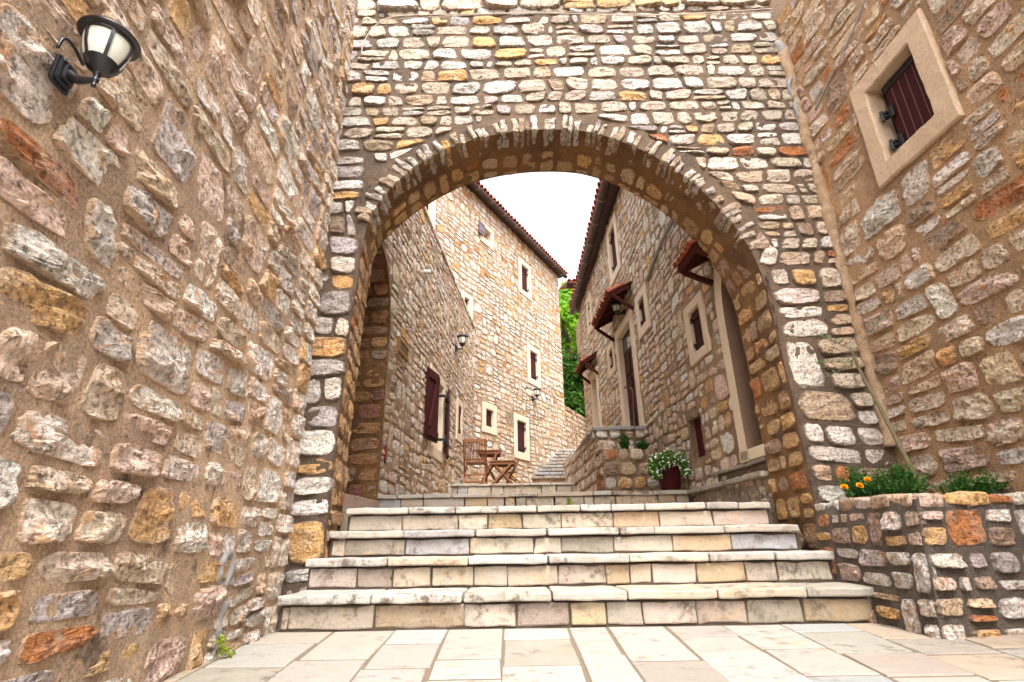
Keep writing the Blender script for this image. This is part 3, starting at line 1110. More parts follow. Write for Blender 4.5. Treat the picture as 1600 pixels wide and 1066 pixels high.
q = layout(-1.80, 2.48, 5.06, 5.45, (.13, .17), (.2, .4), rg, .006, .05, .1)
rubble(aw, q, AF.P, M_arch, lambda c, r: pick(r, [(3, CREAM), (3, (.66, .46, .22)), (2, WHITE)]), rg, .006, (.035, .05), .06, .006, 1, squar=(5, 9), limit=0, name="cornice_stone")
# voussoirs
t = AT[0]
kk = [k for k in range(len(AP)) if ringw(k) > 0]
t, tend = AT[kk[0]], AT[kk[-1]]
while t < tend:
    th = rg.uniform(.034, .060)
    k = int(np.argmin(np.abs(AT - (t + th / 2))))
    T3 = np.array([tn[k][0], 0, tn[k][1]])
    N3 = np.array([AN[k][0], 0, AN[k][1]])
    a = rg.uniform(-.2, .2)
    T3, N3 = T3 * math.cos(a) + N3 * math.sin(a), N3 * math.cos(a) - T3 * math.sin(a)
    ln_ = rg.uniform(.085, .16)
    dp = rg.uniform(.17, .23)
    c = np.array([AP[k][0], 3.52, AP[k][1]]) + N3 * (ln_ / 2 - rg.uniform(.002, .014)) + np.array([0, dp / 2 - rg.uniform(.012, .024), 0])
    V, Fc = block(c, (T3, np.array([0, 1.0, 0]), N3), (th, dp, ln_), .012, (2, 3, 3), .015, 19, rg.random() * 99)
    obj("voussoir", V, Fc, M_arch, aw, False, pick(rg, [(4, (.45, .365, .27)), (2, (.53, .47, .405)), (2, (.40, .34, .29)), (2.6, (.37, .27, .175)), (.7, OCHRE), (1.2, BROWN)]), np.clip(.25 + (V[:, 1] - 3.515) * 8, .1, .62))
    t += th + rg.uniform(.014, .036)

def intrados(root, fr, PL, TT, NL, depth, smat, kmat, colf, rg, d0fn, rh=(.11, .19), sw=(.14, .28), splay=0.0, lim=120, lod=1, amp=.014):
    """the faces inside an opening: jambs and soffit"""
    def Pm(uv, w):
        uv = np.asarray(uv, float).reshape(-1, 2)
        w = np.asarray(w, float) * np.ones(len(uv))
        x = np.interp(uv[:, 1], TT, PL[:, 0])
        z = np.interp(uv[:, 1], TT, PL[:, 1])
        nx = np.interp(uv[:, 1], TT, NL[:, 0])
        nz = np.interp(uv[:, 1], TT, NL[:, 1])
        x = x - splay * (uv[:, 0] / depth) * np.clip((-x - .75) / .35, 0, 1)
        return fr.P(np.stack([x - nx * w, z - nz * w], 1), -uv[:, 0])
    nv = int(TT[-1] / .03)
    us = np.linspace(0, depth, 20)
    U = np.repeat(us, nv + 1)
    Tt = np.tile(np.linspace(0, TT[-1], nv + 1), 20)
    w = amp * fbm(np.stack([U * 8, Tt * 8, np.full(len(U), 8.1)], 1), 4)
    w *= np.clip(np.minimum(U, depth - U) / .05, .15, 1)
    V = Pm(np.stack([U, Tt], 1), w)
    Fc = []
    for i in range(19):
        for j in range(nv):
            a = i * (nv + 1) + j
            Fc.append((a, a + nv + 1, a + nv + 2, a + 1))
    obj("mortar", V, Fc, kmat, root, True)
    quads = [q for q in layout(0.0, depth, 0, TT[-1], rh, sw, rg, .008, .1, .15) if q[0][0] >= d0fn((q[0][1] + q[2][1]) / 2) - .04 or q[1][0] > d0fn((q[0][1] + q[2][1]) / 2) + .1]
    def pushd(q):
        out = []
        for (u, v) in q:
            out.append((max(u, d0fn(v)), v))
        return out
    rubble(root, quads, Pm, smat, colf, rg, .012, (.003, .016), .03, .012, lod, push=pushd, limit=lim, name="soffit_stone")

def d0(tv):
    k = int(np.argmin(np.abs(AT - tv)))
    return .25 if ringw(k) > 0 else -.01
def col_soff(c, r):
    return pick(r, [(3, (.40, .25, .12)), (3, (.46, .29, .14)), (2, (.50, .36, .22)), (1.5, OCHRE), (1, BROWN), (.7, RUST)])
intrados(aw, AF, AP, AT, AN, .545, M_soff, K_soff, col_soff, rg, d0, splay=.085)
# plaster fillet in the inner corner on the right, thin cable along the top
zz = np.linspace(.95, 4.6, 60)
xw = 2.465 + .012 * fbm(np.stack([zz * 2, zz * 0, zz * 0], 1), 3)
def lumpy(g, amp, freq):
    V, Fc = g
    return V + amp * np.stack([fbm(V * freq, 4), fbm(V * freq + 31, 4), .3 * fbm(V * freq + 62, 4)], 1), Fc
zz = np.linspace(.95, 4.62, 180)
xw = 2.484 + .010 * fbm(np.stack([zz * 1.4, zz * 0, zz * 0], 1), 3)
V = np.stack([xw, 3.508 + 0 * zz, zz], 1)
obj("plaster_fillet", *lumpy(tube(V, .046 + .012 * fbm(np.stack([zz * 4, zz * 0 + 4, zz * 0], 1), 4), 14), .011, 22), K_fill, aw, True)
zz = np.linspace(3.7, 4.6, 24)
V = np.stack([2.47 + .03 * fbm(np.stack([zz * 4, zz * 0, zz * 0], 1), 3), 3.50 + 0 * zz, zz], 1)
obj("cement_seam", *lumpy(tube(V, .026 + .016 * fbm(np.stack([zz * 6, zz * 0 + 4, zz * 0], 1), 3), 10), .016, 20), M_cement, aw, True)
cb = thing("cable", "thin pale cable strung along the top of the arch wall", "cable", (0, 3.46, 4.9))
for k, dz in enumerate((0, -.035)):
    pts = [(-1.30, 3.46, 4.45), (-1.29, 3.46, 4.62), (-1.2, 3.455, 4.82 + dz), (-1.0, 3.45, 4.93 + dz), (-.4, 3.45, 4.94 + dz * .4), (.4, 3.45, 4.935 - dz * .6), (1.2, 3.45, 4.89 - dz * .4), (2.0, 3.45, 4.92 + dz), (2.44, 3.45, 4.95 + dz)]
    c, t = catmull(pts[(0 if k == 0 else 3):], 70)
    obj("wire", *tube(c, .0042, 5), M_wire, cb, True)

# =================================================================== HOUSES OF THE ALLEY
PAL_A = [(4, (.62, .50, .37)), (3, (.56, .42, .29)), (2, PALE), (2, PINK), (2, WHITE), (1.6, OCHRE), (1.2, CREAM), (.8, PINK), (.6, BROWN)]
PAL_B = [(4, (.62, .56, .50)), (3.5, (.58, .49, .39)), (2.5, PALE), (2, TANS), (2, (.56, .43, .35)), (1.6, CREAM), (1.3, OCHRE), (.5, RUST)]

def plain_window(root, fr, o, i, rg, shut="closed", depth=.075, hinges=None, mat=M_trim, glass=False):
    v, f = ring(fr, o, i, -depth - .06, .022, .008, .003, 4)
    w = obj("window", v, f, mat, root)
    a, b, c, d = i
    obj("pane", *fbox(fr, a - .01, b + .01, c - .01, d + .01, -depth - .05, -depth - .03), M_glass if glass else M_black, w)
    if shut == "closed":
        mb = MB()
        n = max(2, int((b - a) / .12))
        for k in range(n):
            x0 = a + .006 + (b - a - .012) * k / n
            x1 = a + .006 + (b - a - .012) * (k + 1) / n
            mb.add(*fbox(fr, x0 + .002, x1 - .002, c + .008, d - .008, -depth, -depth + .022 + .003 * (k % 2), .003))
        for zc in (c + (d - c) * .14, d - (d - c) * .14):
            mb.add(*fbox(fr, a + .01, b - .01, zc - .035, zc + .035, -depth + .02, -depth + .036, .003))
        mb.build("shutter", M_shut, w)
    if hinges:
        for z in (c + (d - c) * .18, d - (d - c) * .2):
            hinge(w, fr, hinges[0], z, -depth + .03, .0, hinges[1])
    return w

def tile_mesh(r=.075, L=.36):
    V, Fc = [], []
    n = 7
    for j, (y, k) in enumerate(((0, 1.0), (L, .84))):
        for rr in (r, r - .014):
            for i in range(n):
                g = math.pi * i / (n - 1)
                V.append((rr * k * math.cos(g), y, rr * k * math.sin(g)))
    for i in range(n - 1):
        Fc += [(i, i + 1, 2 * n + i + 1, 2 * n + i), (n + i + 1, n + i, 3 * n + i, 3 * n + i + 1), (i + 1, i, n + i, n + i + 1), (2 * n + i, 2 * n + i + 1, 3 * n + i + 1, 3 * n + i)]
    Fc += [(0, 2 * n, 3 * n, n), (n - 1, 2 * n - 1, 4 * n - 1, 3 * n - 1)]
    me = bpy.data.meshes.new("tile")
    me.from_pydata(V, [], Fc)
    me.materials.append(M_tile)
    return me
TILE = tile_mesh()

def lay_tiles(parent, p0, along, up, n, rows, pitch, step, scale=1.0, rg=RNG, lim=300):
    """cover tiles: n along the eave from p0, rows up the slope"""
    along = np.array(along, float) / np.linalg.norm(along)
    up = np.array(up, float) / np.linalg.norm(up)
    nz = np.cross(along, up)
    base = np.array(_wl(parent))
    for r in range(rows):
        for k in range(n):
            o = bpy.data.objects.new("tile", TILE)
            COL.objects.link(o)
            o.parent = parent
            a = along + nz * rg.uniform(-.03, .03)
            u = up + along * rg.uniform(-.04, .04)
            M = Matrix(((a[0], u[0], nz[0], 0), (a[1], u[1], nz[1], 0), (a[2], u[2], nz[2], 0), (0, 0, 0, 1)))
            pos = np.array(p0) + along * pitch * (k + .5) + up * (step * r + rg.uniform(-.012, .012)) + nz * .008 - base
            o.matrix_local = Matrix.Translation(Vector(pos)) @ M @ Matrix.Scale(scale, 4)

def eave_roof(root, a, b, out, rise, depth, drop=.0, tiles=40, rows=3, brk=.62, rg=RNG):
    """a->b: the outer eave edge; out: horizontal unit vector away from the wall"""
    a, b = np.array(a, float), np.array(b, float)
    al = (b - a) / np.linalg.norm(b - a)
    L = np.linalg.norm(b - a)
    inn = -np.array(out, float)
    up = inn * math.cos(rise) + np.array([0, 0, math.sin(rise)])
    # roof boards
    V = []
    for p in (a, b):
        for d, h in ((0.02, -.02), (depth, -.02), (depth, .03), (.02, .03)):
            V.append(p + up * d + np.array([0, 0, h]))
    rf = obj("roof", V, [(0, 1, 2, 3), (7, 6, 5, 4), (0, 4, 5, 1), (1, 5, 6, 2), (2, 6, 7, 3), (3, 7, 4, 0)], M_tile, root)
    pitch = L / tiles
    if np.cross(al, up)[2] < 0:
        lay_tiles(rf, b + np.array([0, 0, .03]) + up * -.05, -al, up, tiles, rows, pitch, .30, pitch / .165, rg)
    else:
        lay_tiles(rf, a + np.array([0, 0, .03]) + up * -.05, al, up, tiles, rows, pitch, .30, pitch / .165, rg)
    # trough tiles between: one ribbed strip
    g0, g1 = a + inn * .02 - np.array([0, 0, .045]), b + inn * .02 - np.array([0, 0, .045])
    n = 9
    V, Fc = [], []
    for p in (g0, g1):
        for k in range(n):
            t = math.pi * k / (n - 1)
            V.append(p + inn * (-.075 * math.cos(t)) - np.array([0, 0, .075 * math.sin(t)]))
    for k in range(n - 1):
        Fc.append((k, k + 1, n + k + 1, n + k))
    obj("gutter", V, Fc, M_gutter, root, True)
    obj("soffit_board", *bar(a + inn * .24 - np.array([0, 0, .03]), b + inn * .24 - np.array([0, 0, .03]), .36, .03), M_gutter, root)
    k = int(L / brk)
    for i in range(k):
        c = g0 + (g1 - g0) * (i + .5) / k
        V, Fc = [], []
        for dd in (-.022, .022):
            for j in range(n):
                t = math.pi * j / (n - 1)
                V.append(c + al * dd + inn * (-.084 * math.cos(t)) - np.array([0, 0, .084 * math.sin(t)]))
        for j in range(n - 1):
            Fc.append((j, j + 1, n + j + 1, n + j))
        obj("gutter_clip", V, Fc, M_brkt, root, True)
    return rf

# ---- low house on the left, with the arched doorway just behind the arch
l2 = thing("stone_house", "low tan stone house on the left with open maroon shutters and arched doorway", "house", (-1.4, 5.6, .7))
L2 = side(-1.4, 5.6, 5.0)
DP = [(-1.42, .70), (-1.42, 1.6), (-1.42, 2.6), (-1.36, 3.05), (-1.15, 3.38), (-.75, 3.56), (-.35, 3.50), (-.12, 3.22), (-.015, 2.85), (0, 2.5), (0, 1.6), (0, .70)]
DPP, DPT = catmull(DP, 90)
tnd = np.gradient(DPP, axis=0)
tnd /= np.linalg.norm(tnd, axis=1, keepdims=True)
DPN = np.stack([-tnd[:, 1], tnd[:, 0]], 1)
xs = np.maximum.accumulate(DPP[:, 0] + np.arange(len(DPP)) * 1e-6)
rg = random.Random(71)
us = np.concatenate([np.linspace(-1.56, -1.43, 4), xs, np.linspace(.02, 6.05, 140)])
lo = np.concatenate([np.full(4, .5), DPP[:, 1], np.full(140, .5)])
W1 = (1.92, 2.97, 1.60, 2.95)
W2 = (3.98, 4.58, 2.18, 3.0)
sheet(l2, L2.P, us, lo, 5.12, 90, K_far, .012, 6.0, holes=[(W1[0] + .08, W1[1] - .08, W1[2] + .08, W1[3] - .08), (W2[0] + .06, W2[1] - .06, W2[2] + .06, W2[3] - .06)])
def push_l2(q):
    pr = push_rects([W1, W2])(q)
    if pr is None:
        return None
    out, ins = [], 0
    for p in pr:
        if p[0] < .1 and p[1] < 3.8:
            d = DPP - np.array(p)
            k = int(np.argmin((d ** 2).sum(1)))
            s_ = float((np.array(p) - DPP[k]) @ DPN[k])
            if s_ < .01:
                ins += 1
                p = tuple(np.array(p) + DPN[k] * (.012 - s_))
        out.append(p)
    return None if ins > 2 else out
q = bands(-1.56, 6.03, .66, 5.1, (.21, .31), (.13, .32), rg)
rubble(l2, q, L2.P, M_far, lambda c, r: pick(r, PAL_A), rg, .005, (.006, .016), .03, .009, 2, push=push_l2, limit=300)
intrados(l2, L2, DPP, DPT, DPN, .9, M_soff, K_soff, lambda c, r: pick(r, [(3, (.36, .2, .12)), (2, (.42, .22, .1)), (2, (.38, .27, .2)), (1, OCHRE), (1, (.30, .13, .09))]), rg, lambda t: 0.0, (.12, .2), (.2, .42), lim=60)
obj("door", *fbox(L2, -1.42, 0, .7, 3.6, -.95, -.85), M_shut, l2)
obj("threshold", *fbox(L2, -1.42, .0, .66, .82, -.85, .02, .008, (3, 1, 2), .005, 8, 3), M_slab, l2, False, (.35, .25, .2))
for (a, b, c, d, w) in ((.06, 6.05, .4, 5.1, -.28), (-1.56, .1, 3.7, 5.1, -.03)):
    obj("body", *fbox(L2, a, b, c, d, -4.5, w), K_far, l2)
obj("body", *fbox(L2, -1.56, .1, .3, 5.1, -4.5, -.97), K_far, l2)
obj("reveal_wall", *fbox(L2, .012, .08, .5, 3.55, -.9, -.03), K_far, l2)
cp = random.Random(3)
for k in range(12):
    obj("coping_stone", *fbox(L2, -1.5 + k * .63, -1.5 + (k + 1) * .63 - .02, 5.1, 5.19, -.35, .03, .015, (3, 1, 1), .015, 6, cp.random() * 99), M_far, l2, False, pick(cp, PAL_A), None)
# big window, two open leaves
w = plain_window(l2, L2, W1, (2.10, 2.80, 1.76, 2.80), rg, shut="none", depth=.2)
def leaf(par, p0, p1, z0, z1, brace=True):
    """a ledged and braced shutter leaf from hinge p0 to tip p1 (s, w)"""
    d = np.array(p1) - np.array(p0)
    L = np.linalg.norm(d)
    d = d / L
    o = L2.p(p0[0], 0, p0[1])
    dir3 = L2.d * d[0] + L2.n * d[1]
    nn = np.cross(dir3, (0, 0, 1.0))
    if nn @ np.array([0, -1.0, 0]) < 0:
        nn = -nn
    fr = Fr((o[0], o[1]), dir3[:2], nn[:2])
    n = 4
    sh = None
    mb = MB()
    for k in range(n):
        mb.add(*fbox(fr, L * k / n + .002, L * (k + 1) / n - .002, z0, z1, -.012, .012, .003))
    sh = mb.build("shutter", M_shut, par)
    m2 = MB()
    for z in (z0 + .1, z1 - .1):
        m2.add(*fbox(fr, .02, L - .02, z - .05, z + .05, .012, .032, .004))
    if brace:
        m2.add(*bar(fr.p(L - .1, z0 + .16, .022), fr.p(.12, z1 - .16, .022), .03, .07, up=fr.d))
    m2.build("shutter_brace", M_shut, par)
    return fr
leaf(w, (2.10, .10), (1.65, .035), 1.77, 2.80)
leaf(w, (2.80, .10), (3.22, .035), 1.70, 2.78, False)
for z in (1.92, 2.62):
    mb = MB()
    mb.add(*tube(L2.P([(2.62, z), (2.82, z)], .08), .013, 6))
    mb.add(*fbox(L2, 2.60, 2.64, z - .02, z + .02, -.1, .09))
    mb.add(*fbox(L2, 2.78, 2.84, z - .05, z + .05, .05, .12))
    mb.build("hinge", M_iron, w)
plain_window(l2, L2, W2, (4.13, 4.43, 2.33, 2.86), rg, depth=.025)
obj("drain_pipe", *tube(L2.P([(1.30, 4.15), (1.30, 4.15)], 0) + np.array([[-.05, 0, .01], [.10, -.02, -.015]]), .036, 14), plain_mat("pale_pipe", (.5, .49, .45), .6), l2, True)

# ---- tall house at the end, left
b3 = thing("stone_house", "tall pale stone house at the alley end with terracotta eave and shuttered windows", "house", (.3, 13.7, 1.5))
B3 = side(-.875, 11.6, 28.8)
rg = random.Random(83)
wins = [((.20, .86, 7.72, 8.33), (.36, .72, 7.88, 8.2)), ((2.28, 3.06, 7.12, 8.28), (2.44, 2.90, 7.28, 8.12)), ((2.69, 3.48, 4.53, 5.69), (2.85, 3.32, 4.70, 5.53)),
        ((.34, .98, 2.78, 3.49), (.49, .83, 2.94, 3.34)), ((1.84, 2.66, 2.38, 3.52), (2.0, 2.50, 2.56, 3.36)), ((-2.45, -1.70, 6.85, 8.0), (-2.28, -1.88, 7.0, 7.85)), ((-.62, -.12, 5.35, 5.95), (-.48, -.27, 5.5, 5.82))]
us = np.linspace(-3.2, 5.15, 160)
sheet(b3, B3.P, us, .9, 9.0, 150, K_far, .010, 6.0, holes=[(o[0] + .06, o[1] - .06, o[2] + .06, o[3] - .06) for o, i in wins], taper=False)
q = bands(-3.2, 5.14, 1.0, 8.95, (.23, .34), (.15, .36), rg)
rubble(b3, q, B3.P, M_far, lambda c, r: pick(r, PAL_B if c[1] > 4.0 else PAL_A), rg, .005, (.006, .016), .03, .009, 3, push=push_rects([o for o, i in wins]), limit=300)
for n_, (o, i) in enumerate(wins):
    if n_ == 0:
        w = plain_window(b3, B3, o, i, rg, shut="none", depth=.16)
        mb = MB()
        s0 = i[0] - .05
        for k in range(3):
            mb.add(*fbox(B3, s0 - .26 + k * .085, s0 - .26 + (k + 1) * .085 - .003, i[2] - .02, i[3] + .02, .05, .075, .003))
        for z in (i[2] + .06, i[3] - .06):
            mb.add(*fbox(B3, s0 - .26, s0 + .02, z - .012, z + .012, .075, .085, .002))
        mb.build("shutter", plain_mat("weathered_maroon_sky_sheen", (.12, .085, .105), .45), w)  # sky reflection on the same maroon wood, painted in as lilac
    else:
        plain_window(b3, B3, o, i, rg, hinges=(i[1] - .02, -.05) if n_ in (1, 2, 4) else None)
obj("body", *fbox(B3, -3.2, 5.13, .6, 9.0, -5, -.3), K_far, b3)
a, b = B3.p(-3.3, 8.98, .24), B3.p(5.32, 8.98, .24)
eave_roof(b3, a, b, B3.n, R_(20), 3.2, tiles=54, rows=3, brk=.62, rg=rg)
obj("gable_wall", *fbox(B3, 5.135, 5.16, .6, 9.0, -5, -.02), K_far, b3)

# ---- house on the right
rh = thing("stone_house", "long stone house on the right with three tiled door canopies and maroon shutters", "house", (1.75, 7.5, 1.0))
RH = side(1.92, 4.1, -2.72, True)
rg = random.Random(97)
rw = [((3.36, 4.06, 4.47, 5.56), (3.50, 3.90, 4.62, 5.42)), ((2.26, 2.79, 3.01, 3.66), (2.39, 2.66, 3.15, 3.53)), ((.61, 1.12, 2.075, 2.72), (.72, 1.0, 2.18, 2.62)),
      ((4.22, 4.72, 3.04, 3.62), (4.34, 4.6, 3.16, 3.5)), ((5.78, 6.26, 4.43, 5.26), (5.92, 6.12, 4.58, 5.12))]
DOOR1 = (3.0, 4.07, 1.88, 3.63)
DOOR2 = (5.65, 6.36, 2.42, 3.60)
HATCH = (1.10, 1.42, 1.15, 1.58)
PIL = (-.1, .34, .9, 2.75)
us = np.linspace(-.1, 7.22, 190)
holes = [(o[0] + .05, o[1] - .05, o[2] + .05, o[3] - .05) for o, i in rw] + [(DOOR1[0] + .08, DOOR1[1] - .08, 1.5, DOOR1[3] - .08), (DOOR2[0] + .08, DOOR2[1] - .08, 2.0, DOOR2[3] - .08), (HATCH[0], HATCH[1], HATCH[2], HATCH[3]), (-.2, .26, .9, 2.62)]
sheet(rh, RH.P, us, .5, 6.3, 130, K_far, .011, 6.0, holes=holes, taper=False)
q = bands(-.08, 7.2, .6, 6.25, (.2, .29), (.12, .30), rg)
rubble(rh, q, RH.P, M_far, lambda c, r: tuple(min(.74, x * 1.1) for x in pick(r, PAL_A if c[1] < 2.6 else PAL_A + [(3, CREAM), (2, WHITE)])), rg, .005, (.007, .016), .03, .009, 2, push=push_rects([o for o, i in rw] + [DOOR1, DOOR2, HATCH, PIL]), limit=300, flip=True)  # shared stone tints lifted to make up for weak light on this house
for n_, (o, i) in enumerate(rw):
    plain_window(rh, RH, o, i, rg, hinges=(i[1] - .015, -.0), depth=.045)
for (a, b, c, d) in ((-.1, 7.2, .4, 6.3),):
    obj("body", *fbox(RH, a, b, c, d, -5, -.42), K_far, rh)
obj("end_wall", *fbox(RH, 7.2, 7.24, .4, 6.3, -5, .0), K_far, rh)
def door(o, fw, panels=True, leafdepth=.06):
    a, b, c, d = o
    pts_o = (a, b, c - .3, d)
    v, f = ring(RH, (a, b, c - .02, d), (a + fw, b - fw, c + .005, d - fw), -.4, .03, .01, .003, 6)
    dr = obj("door", v, f, M_trim, rh)
    i0, i1 = a + fw, b - fw
    if panels:
        mb = MB()
        mb.add(*fbox(RH, i0, i1, c, d - fw, -leafdepth - .03, -leafdepth, .003))
        for k in range(2):
            x0 = i0 + (i1 - i0) * k / 2
            x1 = i0 + (i1 - i0) * (k + 1) / 2
            for (z0, z1) in ((.04, .28), (.31, .55), (.58, .78)):
                H = d - fw - c
                mb.add(*fbox(RH, x0 + .05, x1 - .05, c + z0 * H, c + z1 * H, -leafdepth, -leafdepth + .014, .006))
        mb.build("door_leaf", M_shut, dr)
        H = d - fw - c
        obj("door_glass", *fbox(RH, i0 + .06, i1 - .06, c + .82 * H, c + .97 * H, -leafdepth, -leafdepth + .006), M_glass, dr)
        mb = MB()
        mb.add(*tube(RH.P([(i1 - .08, c + 1.0 * .75)] * 2, [-leafdepth, -leafdepth + .06]), .012, 8))
        mb.add(*tube(RH.P([(i1 - .08, c + .75), (i1 - .2, c + .75)], -leafdepth + .06), .011, 8))
        mb.build("handle", M_brass, dr)
    else:
        obj("door_leaf", *fbox(RH, i0, i1, c, d - fw, -.40, -.36), M_shut, dr)
    return dr
door(DOOR1, .15)
door(DOOR2, .14, False)
hv, hf = fbox(RH, HATCH[0] - .02, HATCH[1] + .02, HATCH[2] - .02, HATCH[3] + .02, -.36, -.06)
obj("hatch_door", hv, hf, plain_mat("dark_red_paint", (.075, .008, .010), .6, spec=.12), rh)
v, f = ring(RH, (HATCH[0] - .05, HATCH[1] + .05, HATCH[2] - .05, HATCH[3] + .05), HATCH, -.2, .004, .01, .012, 6)
obj("hatch_reveal", v, f, K_far, rh)
# arched dressed doorway, its far jamb seen beside the arch pier
outp = [(.335, .985), (.335, 1.6), (.335, 2.2), (.325, 2.42), (.29, 2.60), (.22, 2.76), (.12, 2.88)]
inp = [(.20, .985), (.20, 1.6), (.20, 2.2), (.19, 2.38), (.16, 2.52), (.10, 2.64), (.0, 2.74)]
n = len(outp)
V = np.vstack([RH.P(outp, -.05), RH.P(outp, .03), RH.P(inp, .03)])
Fc = []
for r in range(2):
    for k in range(n - 1):
        Fc.append((r * n + k, r * n + k + 1, (r + 1) * n + k + 1, (r + 1) * n + k))
dwy = obj("doorway", V, Fc, M_trim, rh)
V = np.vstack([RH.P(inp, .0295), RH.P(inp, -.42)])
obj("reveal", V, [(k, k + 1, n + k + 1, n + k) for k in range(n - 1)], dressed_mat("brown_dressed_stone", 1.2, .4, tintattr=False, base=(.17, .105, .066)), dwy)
obj("plinth", *fbox(RH, -.06, .36, .988, 1.075, -.42, .03, .006, (2, 1, 1)), M_trim, dwy)
obj("door_leaf", *fbox(RH, -.1, .21, .985, 2.75, -.46, -.41), M_shut, dwy)
# tiled canopies
def canopy(s0, s1, zw, zo, out, tiles, bz, braces=(True, True)):
    """s0..s1 along the wall; zw height at the wall, zo at the outer edge"""
    A = [RH.p(s0, zw, .0), RH.p(s1, zw, .0)]
    B = [RH.p(s0, zo, out), RH.p(s1, zo, out)]
    V = []
    for p in (A[0], A[1], B[1], B[0]):
        V.append(p)
    V += [p + np.array([0, 0, .03]) for p in V[:4]]
    cn = obj("canopy", V, [(0, 1, 2, 3), (7, 6, 5, 4), (0, 4, 5, 1), (1, 5, 6, 2), (2, 6, 7, 3), (3, 7, 4, 0)], M_wood, rh)
    al = (B[1] - B[0]) / np.linalg.norm(B[1] - B[0])
    up = (A[0] - B[0]) / np.linalg.norm(A[0] - B[0])
    L = np.linalg.norm(B[1] - B[0])
    pitch = L / tiles
    sl = np.linalg.norm(A[0] - B[0])
    rows = max(1, int(round((sl + .04) / .27)))
    if np.cross(al, up)[2] < 0:
        lay_tiles(cn, B[1] + np.array([0, 0, .035]) - up * .05, -al, up, tiles, rows, pitch, .25, pitch / .155, rg)
    else:
        lay_tiles(cn, B[0] + np.array([0, 0, .035]) - up * .05, al, up, tiles, rows, pitch, .25, pitch / .155, rg)
    obj("fascia", *bar(B[0], B[1], .03, .06), M_wood, cn)
    for k, s in enumerate((s0 + .03, s1 - .03)):
        obj("rafter", *bar(RH.p(s, zw - .03, 0), RH.p(s, zo - .03, out), .045, .05), M_wood, cn)
        if braces[k]:
            obj("brace", *bar(RH.p(s, bz, 0.0), RH.p(s, zo - .04, out - .03), .04, .045), M_wood, cn)
    nb = 4
    for k in range(nb):
        s = s0 + (s1 - s0) * (k + 1) / (nb + 1)
        obj("rafter", *bar(RH.p(s, zw - .02, 0), RH.p(s, zo - .02, out), .035, .03), M_wood, cn)
canopy(2.88, 4.22, 3.97, 3.80, .31, 11, 3.55)
canopy(5.58, 6.36, 3.86, 3.66, .27, 9, 3.42)
canopy(-.06, .40, 2.97, 2.81, .29, 5, 2.66)
# eave
a = RH.p(-.2, 5.96, .36)
b = RH.p(7.25, 5.50, .16)
eave_roof(rh, a, b, RH.n, R_(22), 3.0, tiles=50, rows=3, brk=.62, rg=rg)
c, t = catmull([(2.15, 3.62), (1.85, 3.70), (1.45, 3.78), (1.05, 3.8)], 20)
obj("cement_seam", *tube(RH.P(c, .02), .02, 6), M_cement, rh, True)

# ---- raised terrace in front of the right house, lower plant bed before it
def rubble_wall(name, label, cat, faces, pal, seed, rhh, sww, core, mat=M_far, kmat=K_far, lod=2, joint=.009, cop=None, squar=(3, 6), lim=120):
    root = thing(name, label, cat, (core[0], core[2], core[4]))
    r = random.Random(seed)
    obj("core", *wbox(*core), kmat, root)
    for (fr, a, b, c, d, flip) in faces:
        sheet(root, fr.P, np.linspace(a, b, max(6, int((b - a) / .05))), c, d, max(5, int((d - c) / .05)), kmat, .006, 8, taper=False)
        rubble(root, layout(a, b, c, d - .01, rhh, sww, r, .006, .08, .12), fr.P, mat, lambda c_, r_: pick(r_, pal), r, joint, (.012, .03), .03, .008, lod, squar=squar, limit=lim, flip=flip)
    return root
tb = rubble_wall("terrace_wall", "square cream stone terrace base under the paneled front door", "wall",
    [(Fr((0, 7.1), (1, 0), (0, -1)), 1.10, 1.78, .8, 1.80, False), (Fr((1.10, 7.1), (-.02, 1), (-1, -.02)), 0, 2.6, .8, 1.80, True)],
    [(4, CREAM), (3, WHITE), (2, PALE), (2, TANS), (1, PINK)], 101, (.14, .2), (.16, .3), (1.13, 1.9, 7.14, 9.8, .6, 1.79))
V, Fc = wbox(1.07, 1.86, 7.06, 7.4, 1.80, 1.85, .01, (5, 2, 1), .006, 9, 5)
obj("coping_slab", V, Fc, M_cement, tb)
V, Fc = wbox(1.04, 1.40, 7.41, 9.7, 1.80, 1.85, .01, (2, 8, 1), .006, 9, 7)
obj("coping_slab", V, Fc, M_cement, tb)
obj("deck", *wbox(1.41, 1.9, 7.41, 9.7, 1.785, 1.84), M_slab, tb, False, (.5, .42, .33))
pb = rubble_wall("plant_bed", "low rust and tan stone plant bed behind the maroon flower pot", "planter",
    [(Fr((0, 6.6), (1, 0), (0, -1)), 1.09, 1.76, .84, 1.455, False), (Fr((1.09, 6.6), (0, 1), (-1, 0)), 0, .5, .84, 1.455, True)],
    [(3, TANS), (2, OCHRE), (2, CREAM), (1, RUST), (2, PALE), (1, BROWN)], 107, (.13, .18), (.13, .22), (1.12, 1.79, 6.63, 7.06, .7, 1.44))
obj("soil", *wbox(1.13, 1.78, 6.65, 7.05, 1.43, 1.452, .004, (4, 4, 1), .008), M_soil, pb)

